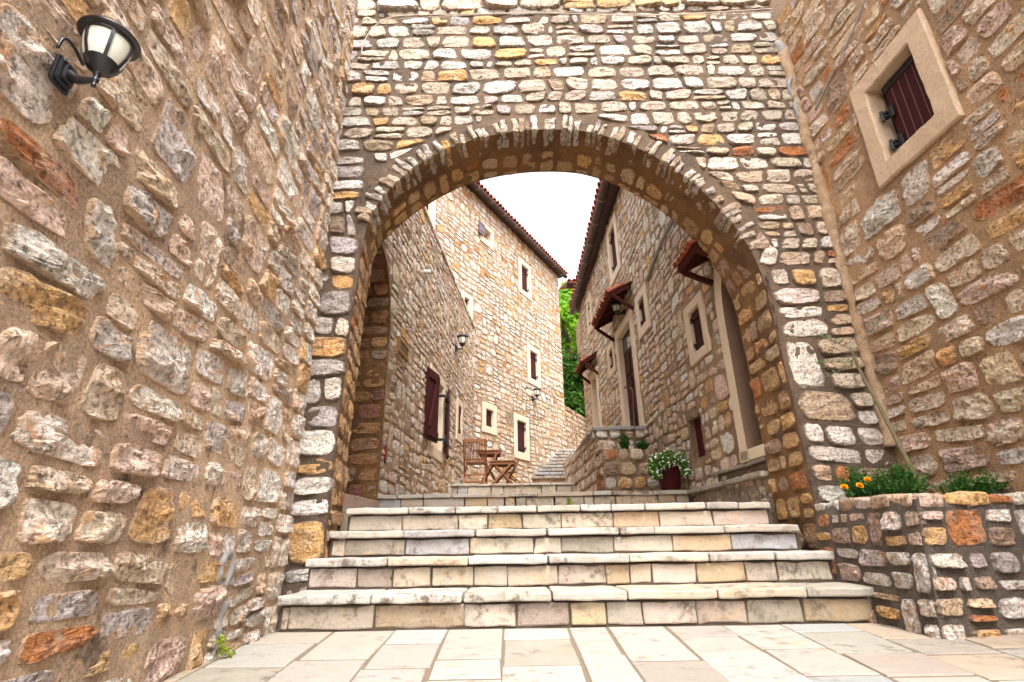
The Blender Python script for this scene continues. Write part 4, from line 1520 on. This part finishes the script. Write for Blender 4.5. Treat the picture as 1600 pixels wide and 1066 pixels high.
# ---- far steps, side pier, retaining wall
st = struct(thing("alley_steps", "", "", (1, 14, 1.8)))
del st["label"], st["category"]
r = random.Random(13)
for k in range(9):
    y = 14.0 + .20 * k
    z1 = 1.90 + .118 * (k + 1)
    x0 = .42 + .10 * k
    x1 = 1.50 + .06 * k
    xs_ = [x0, x0 + (x1 - x0) * r.uniform(.28, .42), x0 + (x1 - x0) * r.uniform(.6, .75), x1]
    obj("step_core", *wbox(x0 - .1, x1 + .1, y + .03, 16.2, 1.2, z1 - .04), K_far, st)
    for a, b in zip(xs_, xs_[1:]):
        obj("step_block", *wbox(a + .006, b - .006, y - .035, y + .24, z1 - .07, z1, .012, (2, 2, 1), .008, 7, r.random() * 99), M_slab, st, False, tuple(x * .8 for x in pick(r, PAVE)))
rubble_wall("step_pier", "short pier of pale square stones at the foot of the alley steps", "pier",
    [(Fr((0, 11.5), (1, 0), (0, -1)), 1.20, 1.45, 1.5, 2.08, False), (Fr((1.20, 11.5), (0, 1), (-1, 0)), 0, 1.2, 1.5, 2.08, True)],
    [(3, WHITE), (3, CREAM), (1, PALE)], 113, (.2, .27), (.2, .26), (1.23, 1.43, 11.53, 12.7, 1.2, 2.07), lod=2, squar=(5, 8))
ra = math.atan2(.9, 1.85)
RTW = Fr((1.58, 16.15), (math.sin(ra), math.cos(ra)), (math.cos(ra), -math.sin(ra)))
rw_ = thing("retaining_wall", "dark weathered retaining wall running up beyond the tall house", "wall", (1.8, 17, 2.5))
sheet(rw_, RTW.P, np.linspace(0, 5, 60), 2.0, 4.28, 40, K_far, .01, 6, taper=False)
rr = random.Random(127)
rubble(rw_, layout(0, 5, 2.1, 4.28, (.13, .18), (.16, .3), rr, .01, .1, .15), RTW.P, M_far, lambda c, r_: pick(r_, [(3, BROWN), (3, TANS), (2, (.4, .34, .28))]), rr, .01, (.012, .03), .03, .008, 3, limit=60)
obj("core", *fbox(RTW, 0, 5, 1.6, 4.26, -.8, -.03), K_far, rw_)

# ---- roof corner of a house further up, iron fence, trees
fh = thing("far_house", "tiled roof corner of a house showing between the two eaves", "house", (3.6, 19, 4))
obj("wall", *wbox(2.75, 6, 17.3, 21, 4, 9.0), K_far, fh)
eave_roof(fh, (2.0, 16.9, 9.12), (6.2, 16.9, 9.12), np.array([0, -1.0, 0]), R_(22), 3, tiles=26, rows=2, rg=rr)
def leaves(mb, centers, rads, count, size, rg, flat=.5, shape=(1, 1, 1)):
    for c, r in zip(centers, rads):
        for _ in range(count):
            d = np.array([rg.gauss(0, 1), rg.gauss(0, 1), rg.gauss(0, 1)])
            d /= np.linalg.norm(d)
            p = np.array(c) + d * r * (rg.random() ** .45) * np.array(shape)
            s = size * rg.uniform(.6, 1.35)
            a = np.array([rg.gauss(0, 1), rg.gauss(0, 1), rg.gauss(0, 1) * flat])
            a /= np.linalg.norm(a)
            b = np.cross(a, d + .4 * np.array([rg.gauss(0, 1), rg.gauss(0, 1), rg.gauss(0, 1)]))
            b /= max(np.linalg.norm(b), 1e-6)
            V = [p - a * s, p + b * s * .42, p + a * s, p - b * s * .42]
            mb.add(V, [(0, 1, 2, 3)], rg.random())

def tree(label, x, y, z, H, cr, seed, mat, lsize, n=26, cnt=120):
    r = random.Random(seed)
    t = thing("broadleaf_tree", label, "tree", (x, y, z), "trees above the retaining wall")
    pts = [(x, y, z), (x + .1, y, z + H * .3), (x - .05, y + .1, z + H * .6), (x, y, z + H * .92)]
    c, _ = catmull(pts, 12)
    trk = MB()
    trk.add(*tube(c, np.linspace(.2, .04, 12), 8))
    cs, rs = [], []
    for k in range(n):
        g = r.uniform(0, 6.28)
        hh = r.uniform(.18, 1.0)
        rad = cr * (1 - .55 * abs(hh - .5) * 1.4) * r.uniform(.25, 1.0)
        p = (x + rad * math.cos(g), y + rad * math.sin(g), z + H * hh)
        cs.append(p)
        rs.append(r.uniform(.4, .75))
        if k % 2 == 0:
            b0 = (x, y, z + H * hh * .75)
            trk.add(*tube([b0, tuple(np.array(b0) * .45 + np.array(p) * .55 + np.array([0, 0, .1])), p], [.06, .035, .012], 5))
    trk.build("trunk", M_bark2, t, True)
    mb = MB()
    leaves(mb, cs, rs, cnt, lsize, r)
    mb.build("crown", mat, t)
tree("fresh green leafy tree rising above the retaining wall in the gap", 2.75, 22.5, 4.6, 6.8, 1.7, 5, L_tree, .15, 52, 230)
tree("dark green bushy tree low above the retaining wall in the gap", 2.45, 19.4, 3.4, 3.3, 1.2, 9, L_dark, .11, 54, 220)

# =================================================================== PLANTER ON THE RIGHT
pl = thing("stone_planter", "rust and grey rubble planter beside the lowest step, holding marigolds", "planter", (2.1, 2.8, 0))
def warp(p00, p10, p11, p01, n3):
    """bilinear face: u in 0..1 along, v in 0..1 up"""
    p00, p10, p11, p01, n3 = [np.array(x, float) for x in (p00, p10, p11, p01, n3)]
    L = np.linalg.norm(p10 - p00)
    H = np.linalg.norm(p01 - p00)
    def P(uv, w):
        uv = np.asarray(uv, float).reshape(-1, 2)
        u, v = (uv[:, 0] / L)[:, None], (uv[:, 1] / H)[:, None]
        return (1 - u) * (1 - v) * p00 + u * (1 - v) * p10 + u * v * p11 + (1 - u) * v * p01 + (np.asarray(w, float) * np.ones(len(uv)))[:, None] * n3
    return P, L, H
rg = random.Random(131)
PALP = [(2.4, PALE), (1.8, TANS), (1.4, OCHRE), (.9, RUST), (1.6, WHITE), (1, LAV), (1, BROWN), (1.0, PINK)]
A0, A1 = (1.80, 3.50, -.03), (1.735, 2.462, -.03)
B0, B1 = (1.90, 3.50, .585), (1.815, 2.50, .555)
C0, C1 = (2.62, 2.66, -.03), (2.62, 2.70, .57)
Pl, L_, H_ = warp(A0, A1, B1, B0, (-.995, .07, .05))
sheet(pl, Pl, np.linspace(0, L_, 40), 0, H_, 26, K_plant, .006, 9, taper=False)
rubble(pl, bands(.02, L_ + .012, .0, H_ - .04, (.265, .28), (.12, .27), rg, .006), Pl, M_plant, lambda c, r: pick(r, [(2, RUST), (1.5, OCHRE)] + PALP if c[0] < .5 else PALP), rg, .0125, (.008, .018), .03, .011, 0, squar=(2.8, 5), limit=80)
Pf_, L_, H_ = warp(A1, C0, C1, B1, (.18, -.98, .05))
sheet(pl, Pf_, np.linspace(0, L_, 40), 0, H_, 26, K_plant, .006, 9, taper=False)
rubble(pl, bands(-.012, L_ - .02, .0, H_ - .04, (.265, .28), (.12, .27), rg, .006), Pf_, M_plant, lambda c, r: pick(r, PALP), rg, .0125, (.008, .018), .03, .011, 0, squar=(2.8, 5), limit=80)
obj("core", np.vstack([np.array([A0, A1, C0, (2.62, 3.5, -.03)]) + np.array([[.04, 0, 0], [.04, .04, 0], [0, .04, 0], [0, 0, 0]]), np.array([B0, B1, C1, (2.62, 3.5, .58)]) + np.array([[.04, 0, -.06], [.04, .04, -.04], [0, .04, -.05], [0, 0, -.06]])]), [(3, 2, 1, 0), (4, 5, 6, 7), (0, 1, 5, 4), (1, 2, 6, 5), (2, 3, 7, 6), (3, 0, 4, 7)], K_plant, pl)
cap = random.Random(17)
for k in range(6):
    u0, u1 = k / 6, (k + 1) / 6
    p = np.array(B1) * (1 - (u0 + u1) / 2) + np.array(C1) * ((u0 + u1) / 2) + np.array([.01, .05, -.005])
    obj("cap_stone", *block(p, ((.98, .17, 0), (-.17, .98, 0), (0, 0, 1)), (.128, .13, cap.uniform(.045, .065)), .014, (3, 2, 1), .010, 12, cap.random() * 99), M_plant, pl, False, pick(cap, PALP), None)
for k in range(6):
    u = (k + .5) / 6
    p = np.array(B1) * (1 - u) + np.array(B0) * u + np.array([.055, .02, -.005])
    obj("cap_stone", *block(p, ((.08, .99, 0), (-.99, .08, 0), (0, 0, 1)), (.155, .12, cap.uniform(.045, .065)), .014, (3, 2, 1), .010, 12, cap.random() * 99), M_plant, pl, False, pick(cap, PALP), None)
obj("soil", *wbox(1.95, 2.6, 2.72, 3.48, .50, .535, .004, (6, 6, 1), .012), M_soil, pl)

# =================================================================== PLANTS
def feathery(name, label, cat, c, H, rad, n, seed, mat, lsize=.02, lean=(0, 0), group=None):
    """a bush of many fine stems with small leaflets"""
    r = random.Random(seed)
    t = thing(name, label, cat, c, group)
    st_, lf = MB(), MB()
    c = np.array(c, float)
    for _ in range(n):
        g, rr = r.uniform(0, 6.28), rad * r.random() ** .6
        tip = c + np.array([rr * math.cos(g) + lean[0], rr * math.sin(g) + lean[1], H * r.uniform(.55, 1.0) * (1 - .35 * (rr / rad) ** 2)])
        b = c + np.array([rr * .3 * math.cos(g), rr * .3 * math.sin(g), 0])
        mid = (b + tip) / 2 + np.array([0, 0, .03 * H])
        st_.add(*tube([b, mid, tip], [.0022, .0018, .001], 4, False), edge=.2)
        m_ = 10
        for k in range(m_):
            u = .25 + .75 * k / (m_ - 1)
            p = b * (1 - u) ** 2 + 2 * mid * u * (1 - u) + tip * u * u
            for sgn in (-1, 1):
                a = np.array([r.gauss(0, 1), r.gauss(0, 1), .5 + r.random()])
                a /= np.linalg.norm(a)
                s = lsize * r.uniform(.7, 1.3)
                q_ = np.cross(a, (r.gauss(0, 1), r.gauss(0, 1), .2))
                q_ /= np.linalg.norm(q_)
                lf.add([p, p + a * s * .5 + q_ * s * .2, p + a * s, p + a * s * .5 - q_ * s * .2], [(0, 1, 2, 3)], r.random())
    st_.build("stem", mat, t)
    lf.build("foliage", mat, t)
    return t
mg = feathery("marigold_plant", "dark feathery plant bearing three orange yellow marigolds in the planter", "plant", (2.07, 3.27, .53), .27, .13, 90, 3, L_bush, .024)
def pompon(parent, c, r, mat, nrm=(0, -.6, .8), seed=1):
    rr = random.Random(seed)
    mb = MB()
    nrm = np.array(nrm) / np.linalg.norm(nrm)
    for ring_, (k, ang) in enumerate(((12, .15), (11, .5), (9, .85), (6, 1.15), (3, 1.4))):
        a = np.cross(nrm, (0, 0, 1.0) if abs(nrm[2]) < .9 else (1.0, 0, 0))
        a /= np.linalg.norm(a)
        b = np.cross(nrm, a)
        for i in range(k):
            g = 2 * math.pi * (i + rr.random() * .5) / k
            d = math.cos(ang) * (math.cos(g) * a + math.sin(g) * b) + math.sin(ang) * nrm
            s = np.cross(d, nrm)
            s /= max(np.linalg.norm(s), 1e-6)
            tip = np.array(c) + d * r * rr.uniform(.85, 1.1)
            mb.add([np.array(c), tip - s * r * .3, tip + nrm * r * .1, tip + s * r * .3], [(0, 1, 2, 3)])
    return mb.build("blossom", mat, parent)
for k, p in enumerate([(1.915, 3.18, .668), (1.995, 3.16, .672), (2.06, 3.18, .706)]):
    obj("flower_stem", *tube([(2.06, 3.24, .55), (p[0] + .03, p[1] + .04, p[2] - .012), p], .0018, 5), L_bush, mg)
    pompon(mg, p, .021, M_marig, seed=k)
feathery("green_bush", "tall dark green feathery bush in the middle of the planter", "plant", (2.17, 3.08, .53), .27, .14, 110, 4, L_bush, .025)
feathery("trailing_plant", "low dark green plant leaning right in the planter under the wall", "plant", (2.36, 2.93, .53), .19, .15, 80, 5, L_bush, .024, lean=(.04, -.05))
gt = thing("grass_tuft", "dry yellowish grass blades before the bushes in the planter", "plant", (2.26, 2.92, .53))
rr = random.Random(2)
mb = MB()
for k in range(16):
    b = np.array([2.26 + rr.uniform(-.08, .1), 2.92 + rr.uniform(-.03, .05), .53])
    tip = b + np.array([rr.uniform(-.08, .05), rr.uniform(-.05, .03), rr.uniform(.07, .15)])
    mb.add(*tube([b, (b + tip) / 2 + np.array([.01, 0, .02]), tip], [.0016, .0013, .0006], 4, False), edge=rr.random())
mb.build("blade", plain_mat("dry_grass", (.34, .26, .12), .7), gt)

# climbing stem in the corner with a few olive sprigs
vs = thing("climbing_stem", "bare greenish climbing stem leaning up the corner above the planter", "plant", (2.38, 3.2, .55))
c, t = catmull([(2.41, 3.22, .5), (2.405, 3.26, .72), (2.40, 3.32, .95), (2.385, 3.38, 1.2), (2.35, 3.42, 1.45), (2.335, 3.43, 1.62)], 40)
rad = np.linspace(.016, .009, 40) * (1 + .16 * (np.arange(40) % 5 == 0))
obj("stem", *tube(c, rad, 9), M_bark, vs, True)
rr = random.Random(6)
def sprig(root, p, q, n):
    tw = MB()
    tw.add(*tube([p, (np.array(p) + np.array(q)) / 2 + np.array([0, -.01, .01]), q], [.002, .0016, .001], 4))
    tw = tw.build("twig", M_bark, root)
    for k in range(n):
        u = .2 + .8 * k / (n - 1)
        b = np.array(p) * (1 - u) + np.array(q) * u
        for s in (-1, 1):
            a = np.array([s * .6 + rr.gauss(0, .2), -.3 + rr.gauss(0, .2), .75])
            a /= np.linalg.norm(a)
            w_ = np.cross(a, (0.2, -1, .1))
            w_ /= np.linalg.norm(w_)
            L = rr.uniform(.034, .05)
            obj("leaf", [b, b + a * L * .3 + w_ * L * .12, b + a * L * .7 + w_ * L * .1 + np.array([0, -.002, 0]), b + a * L, b + a * L * .7 - w_ * L * .1 + np.array([0, -.002, 0]), b + a * L * .3 - w_ * L * .12], [(0, 1, 2, 3), (0, 3, 4, 5)], L_olive, tw, False, None, [rr.random()] * 6)
sprig(vs, (2.34, 3.41, 1.58), (2.12, 3.40, 1.70), 7)
sprig(vs, (2.345, 3.41, 1.5), (2.06, 3.40, 1.50), 8)
sprig(vs, (2.345, 3.41, 1.5), (2.02, 3.40, 1.36), 6)
sprig(vs, (2.35, 3.41, 1.60), (2.42, 3.0, 1.78), 7)

# moss tuft by the wall's foot, small yellow weed on the third riser
ms = thing("moss_tuft", "small yellow green moss tuft in the corner of left wall and paving", "plant", (-1.10, 2.24, 0))
mb = MB()
rr = random.Random(8)
leaves(mb, [(-1.115, 2.28, .035), (-1.11, 2.25, .07), (-1.10, 2.31, .02)], [.022, .02, .022], 45, .009, rr)
mb.build("foliage", L_weed, ms)
yw = thing("yellow_weed", "tiny yellow flowered weed growing from the terrace riser", "plant", (.52, 5.59, .72))
mb = MB()
leaves(mb, [(.55, 5.6, .80), (.56, 5.6, .77)], [.03, .03], 30, .012, rr)
mb.build("foliage", L_weed, yw)
vf = thing("violet_flower", "violet flower sprig in front of the pale step pier", "flower", (1.38, 11.44, 1.7))
mb = MB()
leaves(mb, [(1.385, 11.42, 1.83), (1.39, 11.42, 1.76), (1.375, 11.42, 1.90)], [.06, .05, .04], 30, .03, rr)
mb.build("blossom", M_viol, vf)
obj("stem", *tube([(1.39, 11.44, 1.36), (1.385, 11.42, 1.83)], .006, 5), L_bush, vf)

# flower pot at the terrace edge
pot = thing("flower_pot", "round maroon glazed pot on the terrace lip filled with white flowers", "flower pot", (1.66, 5.80, .878))
pc = (1.66, 5.80, .88)
obj("pot", *lathe(pc, [(0, 0), (.098, 0), (.102, .01), (.135, .27), (.15, .275), (.152, .31), (.138, .312), (.13, .28), (0, .28)], 28), M_pot, pot, True)
rr = random.Random(12)
fp = thing("white_flowers", "bushy white flowering plant spilling over the maroon pot", "plant", (1.66, 5.80, 1.15))
mb = MB()
cs = [(1.66, 5.78, 1.24), (1.55, 5.74, 1.19), (1.48, 5.72, 1.12), (1.49, 5.70, 1.05), (1.78, 5.76, 1.21), (1.80, 5.70, 1.14), (1.80, 5.66, 1.06), (1.60, 5.68, 1.16), (1.72, 5.68, 1.19), (1.52, 5.78, 1.20)]
leaves(mb, cs, [.09, .085, .08, .06, .075, .07, .05, .07, .06, .08], 190, .021, rr)
mb.build("foliage", L_pot, fp)
mb = MB()
for c, r in zip(cs, [.10, .095, .09, .07, .085, .08, .06, .08, .07, .09]):
    for _ in range(16):
        d = np.array([rr.gauss(0, 1), -abs(rr.gauss(0, 1)) - .2, rr.gauss(0, 1)])
        d /= np.linalg.norm(d)
        p = np.array(c) + d * r
        a = np.cross(d, (0, 0, 1.0))
        a /= np.linalg.norm(a)
        b = np.cross(d, a)
        s = rr.uniform(.007, .012)
        V = [p + d * .004] + [p + s * (math.cos(g) * a + math.sin(g) * b) for g in np.linspace(0, 6.28, 6)[:-1]]
        mb.add(V, [(0, i + 1, (i + 1) % 5 + 1) for i in range(5)])
mb.build("blossom", M_white, fp)
# two small plants in the plant bed, and a thin rod
feathery("conifer_seedling", "taller narrow green seedling in the plant bed, left of the rod", "plant", (1.43, 6.85, 1.45), .27, .07, 60, 21, L_bush, .03)
feathery("round_shrub", "short rounded green shrub in the plant bed, right of the rod", "plant", (1.66, 6.85, 1.45), .18, .08, 60, 22, L_bush, .03)
rod = thing("iron_rod", "thin rusty rod standing in the plant bed before the front door", "rod", (1.57, 6.85, 1.45))
obj("shaft", *tube([(1.575, 6.85, 1.40), (1.59, 6.87, 1.9), (1.62, 6.9, 2.30)], .009, 6), M_bark2, rod)
obj("hook", *tube([(1.62, 6.9, 2.28), (1.60, 6.89, 2.34), (1.575, 6.88, 2.32)], .007, 6), M_brass, rod)

# =================================================================== LANTERNS
def lantern(label, base, n3, up_len, out, H, group=None, hang=False, pos_shift=0.0, plate=True, ribs=6):
    """wall lantern: ornate plate, arm, six-pane glass body under a wide hat"""
    base = np.array(base, float)
    n3 = np.array(n3, float) / np.linalg.norm(n3)
    sd = np.cross((0, 0, 1.0), n3)
    root = thing("wall_lantern", label, "lantern", tuple(base), group)
    k = H / .26
    U = np.array([0, 0, 1.0])
    # plate
    mb = MB()
    for (w, h, d0_, d1) in ((.085, .115, 0, .012), (.068, .095, .012, .024), (.045, .07, .024, .036)):
        mb.add(*block(base + n3 * (d0_ + d1) / 2 * k, (sd, U, n3), (w * k, h * k, (d1 - d0_) * k + .001), .012 * k, (2, 2, 1)))
    mb.build("wall_plate", M_lamp, root)
    mb = MB()
    for a, b in ((-.028, .04), (.028, -.042)):
        mb.add(*lathe(base + n3 * .024 * k + sd * a * k + U * b * k, [(.0001, 0.008 * k), (.006 * k, .006 * k), (.006 * k, 0)], 8, (sd, U, n3)))
    mb.build("bolt", M_bolt, root)
    c = base + n3 * out
    cz = base[2] - up_len
    foot = np.array([c[0], c[1], cz])
    p0 = base + n3 * .03 * k
    arm, _ = catmull([p0, p0 * .6 + foot * .4 + U * -.012 * k, foot - U * .0], 14)
    obj("arm", *tube(arm, np.linspace(.021, .008, 14) * k, 10), M_lamp, root, True)
    f0 = tuple(foot)
    obj("finial", *lathe(f0, [(.0001, -.032 * k), (.008 * k, -.028 * k), (.008 * k, -.018 * k), (.005 * k, -.012 * k), (.011 * k, -.004 * k), (.011 * k, .006 * k), (.007 * k, .012 * k), (.012 * k, .02 * k), (.014 * k, .03 * k)], 14), M_lamp, root, True)
    rot = .3
    obj("lower_cup", *lathe(f0, [(.012 * k, .028 * k), (.02 * k, .034 * k), (.037 * k, .050 * k), (.0535 * k, .078 * k)], 18), M_lamp, root, True)
    prof = [(.032, .046), (.052, .078), (.066, .116), (.073, .155), (.075, .195)]
    obj("glass", *lathe(f0, [(r * k * .965, z * k) for r, z in prof], 24), M_frost, root, True)
    for j in range(ribs):
        g = rot + 2 * math.pi * j / ribs
        V, Fc = [], []
        for (r, z) in prof:
            for dg, dr in ((-.085, 0), (-.085, .004), (.085, .004), (.085, 0)):
                wid = dg * .058 / max(r, .03)
                V.append(np.array(f0) + np.array([(r + dr) * k * math.cos(g + wid), (r + dr) * k * math.sin(g + wid), z * k]))
        for i in range(len(prof) - 1):
            for q_ in range(3):
                Fc.append((i * 4 + q_, i * 4 + q_ + 1, (i + 1) * 4 + q_ + 1, (i + 1) * 4 + q_))
        obj("rib", V, Fc, M_lamp, root)
    obj("hat", *lathe(f0, [(.07 * k, .184 * k), (.091 * k, .188 * k), (.095 * k, .193 * k), (.091 * k, .200 * k), (.078 * k, .214 * k), (.05 * k, .230 * k), (.024 * k, .240 * k), (.012 * k, .246 * k)], 28), M_lamp, root, True)
    obj("rim_band", *lathe(f0, [(.073 * k, .174 * k), (.079 * k, .178 * k), (.079 * k, .190 * k), (.07 * k, .194 * k)], 28), M_lamp, root, True)
    obj("top_finial", *lathe(f0, [(.012 * k, .244 * k), (.008 * k, .250 * k), (.011 * k, .258 * k), (.009 * k, .272 * k), (.0001, .278 * k)], 12), M_lamp, root, True)
    return root
lantern("big black lantern with frosted panes on the left wall near the camera", LF.p(-2.11, 1.425, .015), LF.n, .012, .08, .175)
lantern("small black lantern on the low left house above its windows", L2.p(3.68, 3.82, .02), L2.n, .0, .13, .30)
lantern("small black lantern beside the window of the tall end house", B3.p(2.9, 4.10, .02), B3.n, .0, .14, .32)
lantern("black lantern hanging under the larger tiled canopy by the front door", RH.p(3.35, 3.70, .02), RH.n, .05, .12, .22)
lantern("black lantern under the far small canopy on the right house", RH.p(5.95, 3.66, .02), RH.n, .05, .12, .22)
# lead-in cable of the near lantern
c, t = catmull([tuple(LF.p(-2.145, 1.47, .02)), tuple(LF.p(-2.14, 1.505, .022)), tuple(LF.p(-2.11, 1.515, .02)), tuple(LF.p(-2.07, 1.50, .02))], 16)
tag(obj("lamp_cable", *tube(c, .004, 6), M_lamp, None, True), "short black cable looping above the near lantern's plate", "cable")

# plaque and red box on the left house
pq = thing("wall_plaque", "small brass framed dark plaque on the left house wall", "plaque", tuple(L2.p(.48, 2.6, .03)))
obj("frame", *ring(L2, (.27, .69, 2.55, 2.73), (.31, .65, 2.585, 2.695), .0, .04, .006), M_brass, pq)
obj("board", *fbox(L2, .29, .67, 2.57, 2.71, .01, .028), plain_mat("plaque_dark", (.05, .03, .02), .4), pq)
rb = thing("red_box", "small dark red box fixed at the doorway corner of left house", "box", tuple(L2.p(.12, 1.3, .03)))
obj("case", *fbox(L2, .10, .16, 1.25, 1.40, .0, .025, .008), M_redbox, rb)
obj("clip", *fbox(L2, .115, .145, 1.215, 1.245, .0, .02, .004), M_iron, rb)

# =================================================================== GARDEN FURNITURE
ZF = 1.362
def local(o, yaw):
    c, s = math.cos(yaw), math.sin(yaw)
    return lambda x, y, z: (o[0] + c * x - s * y, o[1] + s * x + c * y, o[2] + z)
def chair(label, o, yaw, w=.46, hb=.86, sc=1.0):
    """folding slatted chair; local +y is the way the sitter faces"""
    root = thing("folding_chair", label, "chair", o, "teak chairs on the terrace")
    T = local(o, yaw)
    P = lambda x, y, z: T(x * sc, y * sc, z * sc)
    h = w / 2
    for x in (-h, h):
        obj("back_post", *bar(P(x, .26, 0), P(x, -.20, hb), .028 * sc, .04 * sc), M_teak, root)
        obj("leg", *bar(P(x * .86, -.28, 0), P(x * .86, .22, .44), .026 * sc, .038 * sc), M_teak, root)
    yb = lambda z: .26 - .46 * z / hb
    for z, hh in ((hb - .02, .06), (.50, .045)):
        obj("back_rail", *bar(P(-h, yb(z), z), P(h, yb(z), z), .024 * sc, hh * sc), M_teak, root)
    n = 13
    for k in range(n):
        x = -h + w * (k + 1) / (n + 1)
        obj("back_slat", *bar(P(x, yb(.5), .5), P(x, yb(hb - .03), hb - .03), .016 * sc, .010 * sc, up=(0, 1, 0)), M_teak, root)
    for k in range(7):
        y = -.10 + k * .062
        obj("seat_slat", *bar(P(-h + .03, y, .445), P(h - .03, y, .445), .045 * sc, .016 * sc), M_teak, root)
    for (y, z) in ((-.22, .06), (.2, .10), (-.12, .2)):
        obj("rung", *bar(P(-h * .9, y, z), P(h * .9, y, z), .022 * sc, .032 * sc), M_teak, root)
    return root
# back towards the camera
chair("slatted teak folding chair seen from behind beside the high table", (-.70, 9.72, ZF), 0.0, .43, .86, .93)
chair("small folding teak chair at the right end of the terrace furniture", (-.02, 9.85, ZF), R_(100), .42, .84, .56)
def folding_table(label, o, w, d, h, yaw):
    root = thing("folding_table", label, "table", o, "teak tables on the terrace")
    P = local(o, yaw)
    n = 6
    for k in range(n):
        y = -d / 2 + d * (k + .5) / n
        obj("top_slat", *bar(P(-w / 2, y, h - .012), P(w / 2, y, h - .012), d / n - .008, .022), M_teak, root)
    for y in (-d / 2 + .03, d / 2 - .03):
        obj("apron", *bar(P(-w / 2 + .02, y, h - .05), P(w / 2 - .02, y, h - .05), .02, .045), M_teak, root)
        obj("leg", *bar(P(-w / 2 + .04, y, 0), P(w / 2 - .06, y, h - .04), .024, .036), M_teak, root)
        y2 = y * .86
        obj("leg", *bar(P(w / 2 - .04, y2, 0), P(-w / 2 + .06, y2, h - .04), .024, .036), M_teak, root)
    obj("rung", *bar(P(-w / 2 + .12, -d / 2 + .03, .1), P(-w / 2 + .12, d / 2 - .03, .1), .02, .03), M_teak, root)
    return root
folding_table("high slatted teak table just right of the folding chair", (-.46, 10.05, ZF), .44, .5, .66, 0)
folding_table("low teak folding table with crossed legs between table and small chair", (-.20, 9.70, ZF), .46, .42, .42, 0)
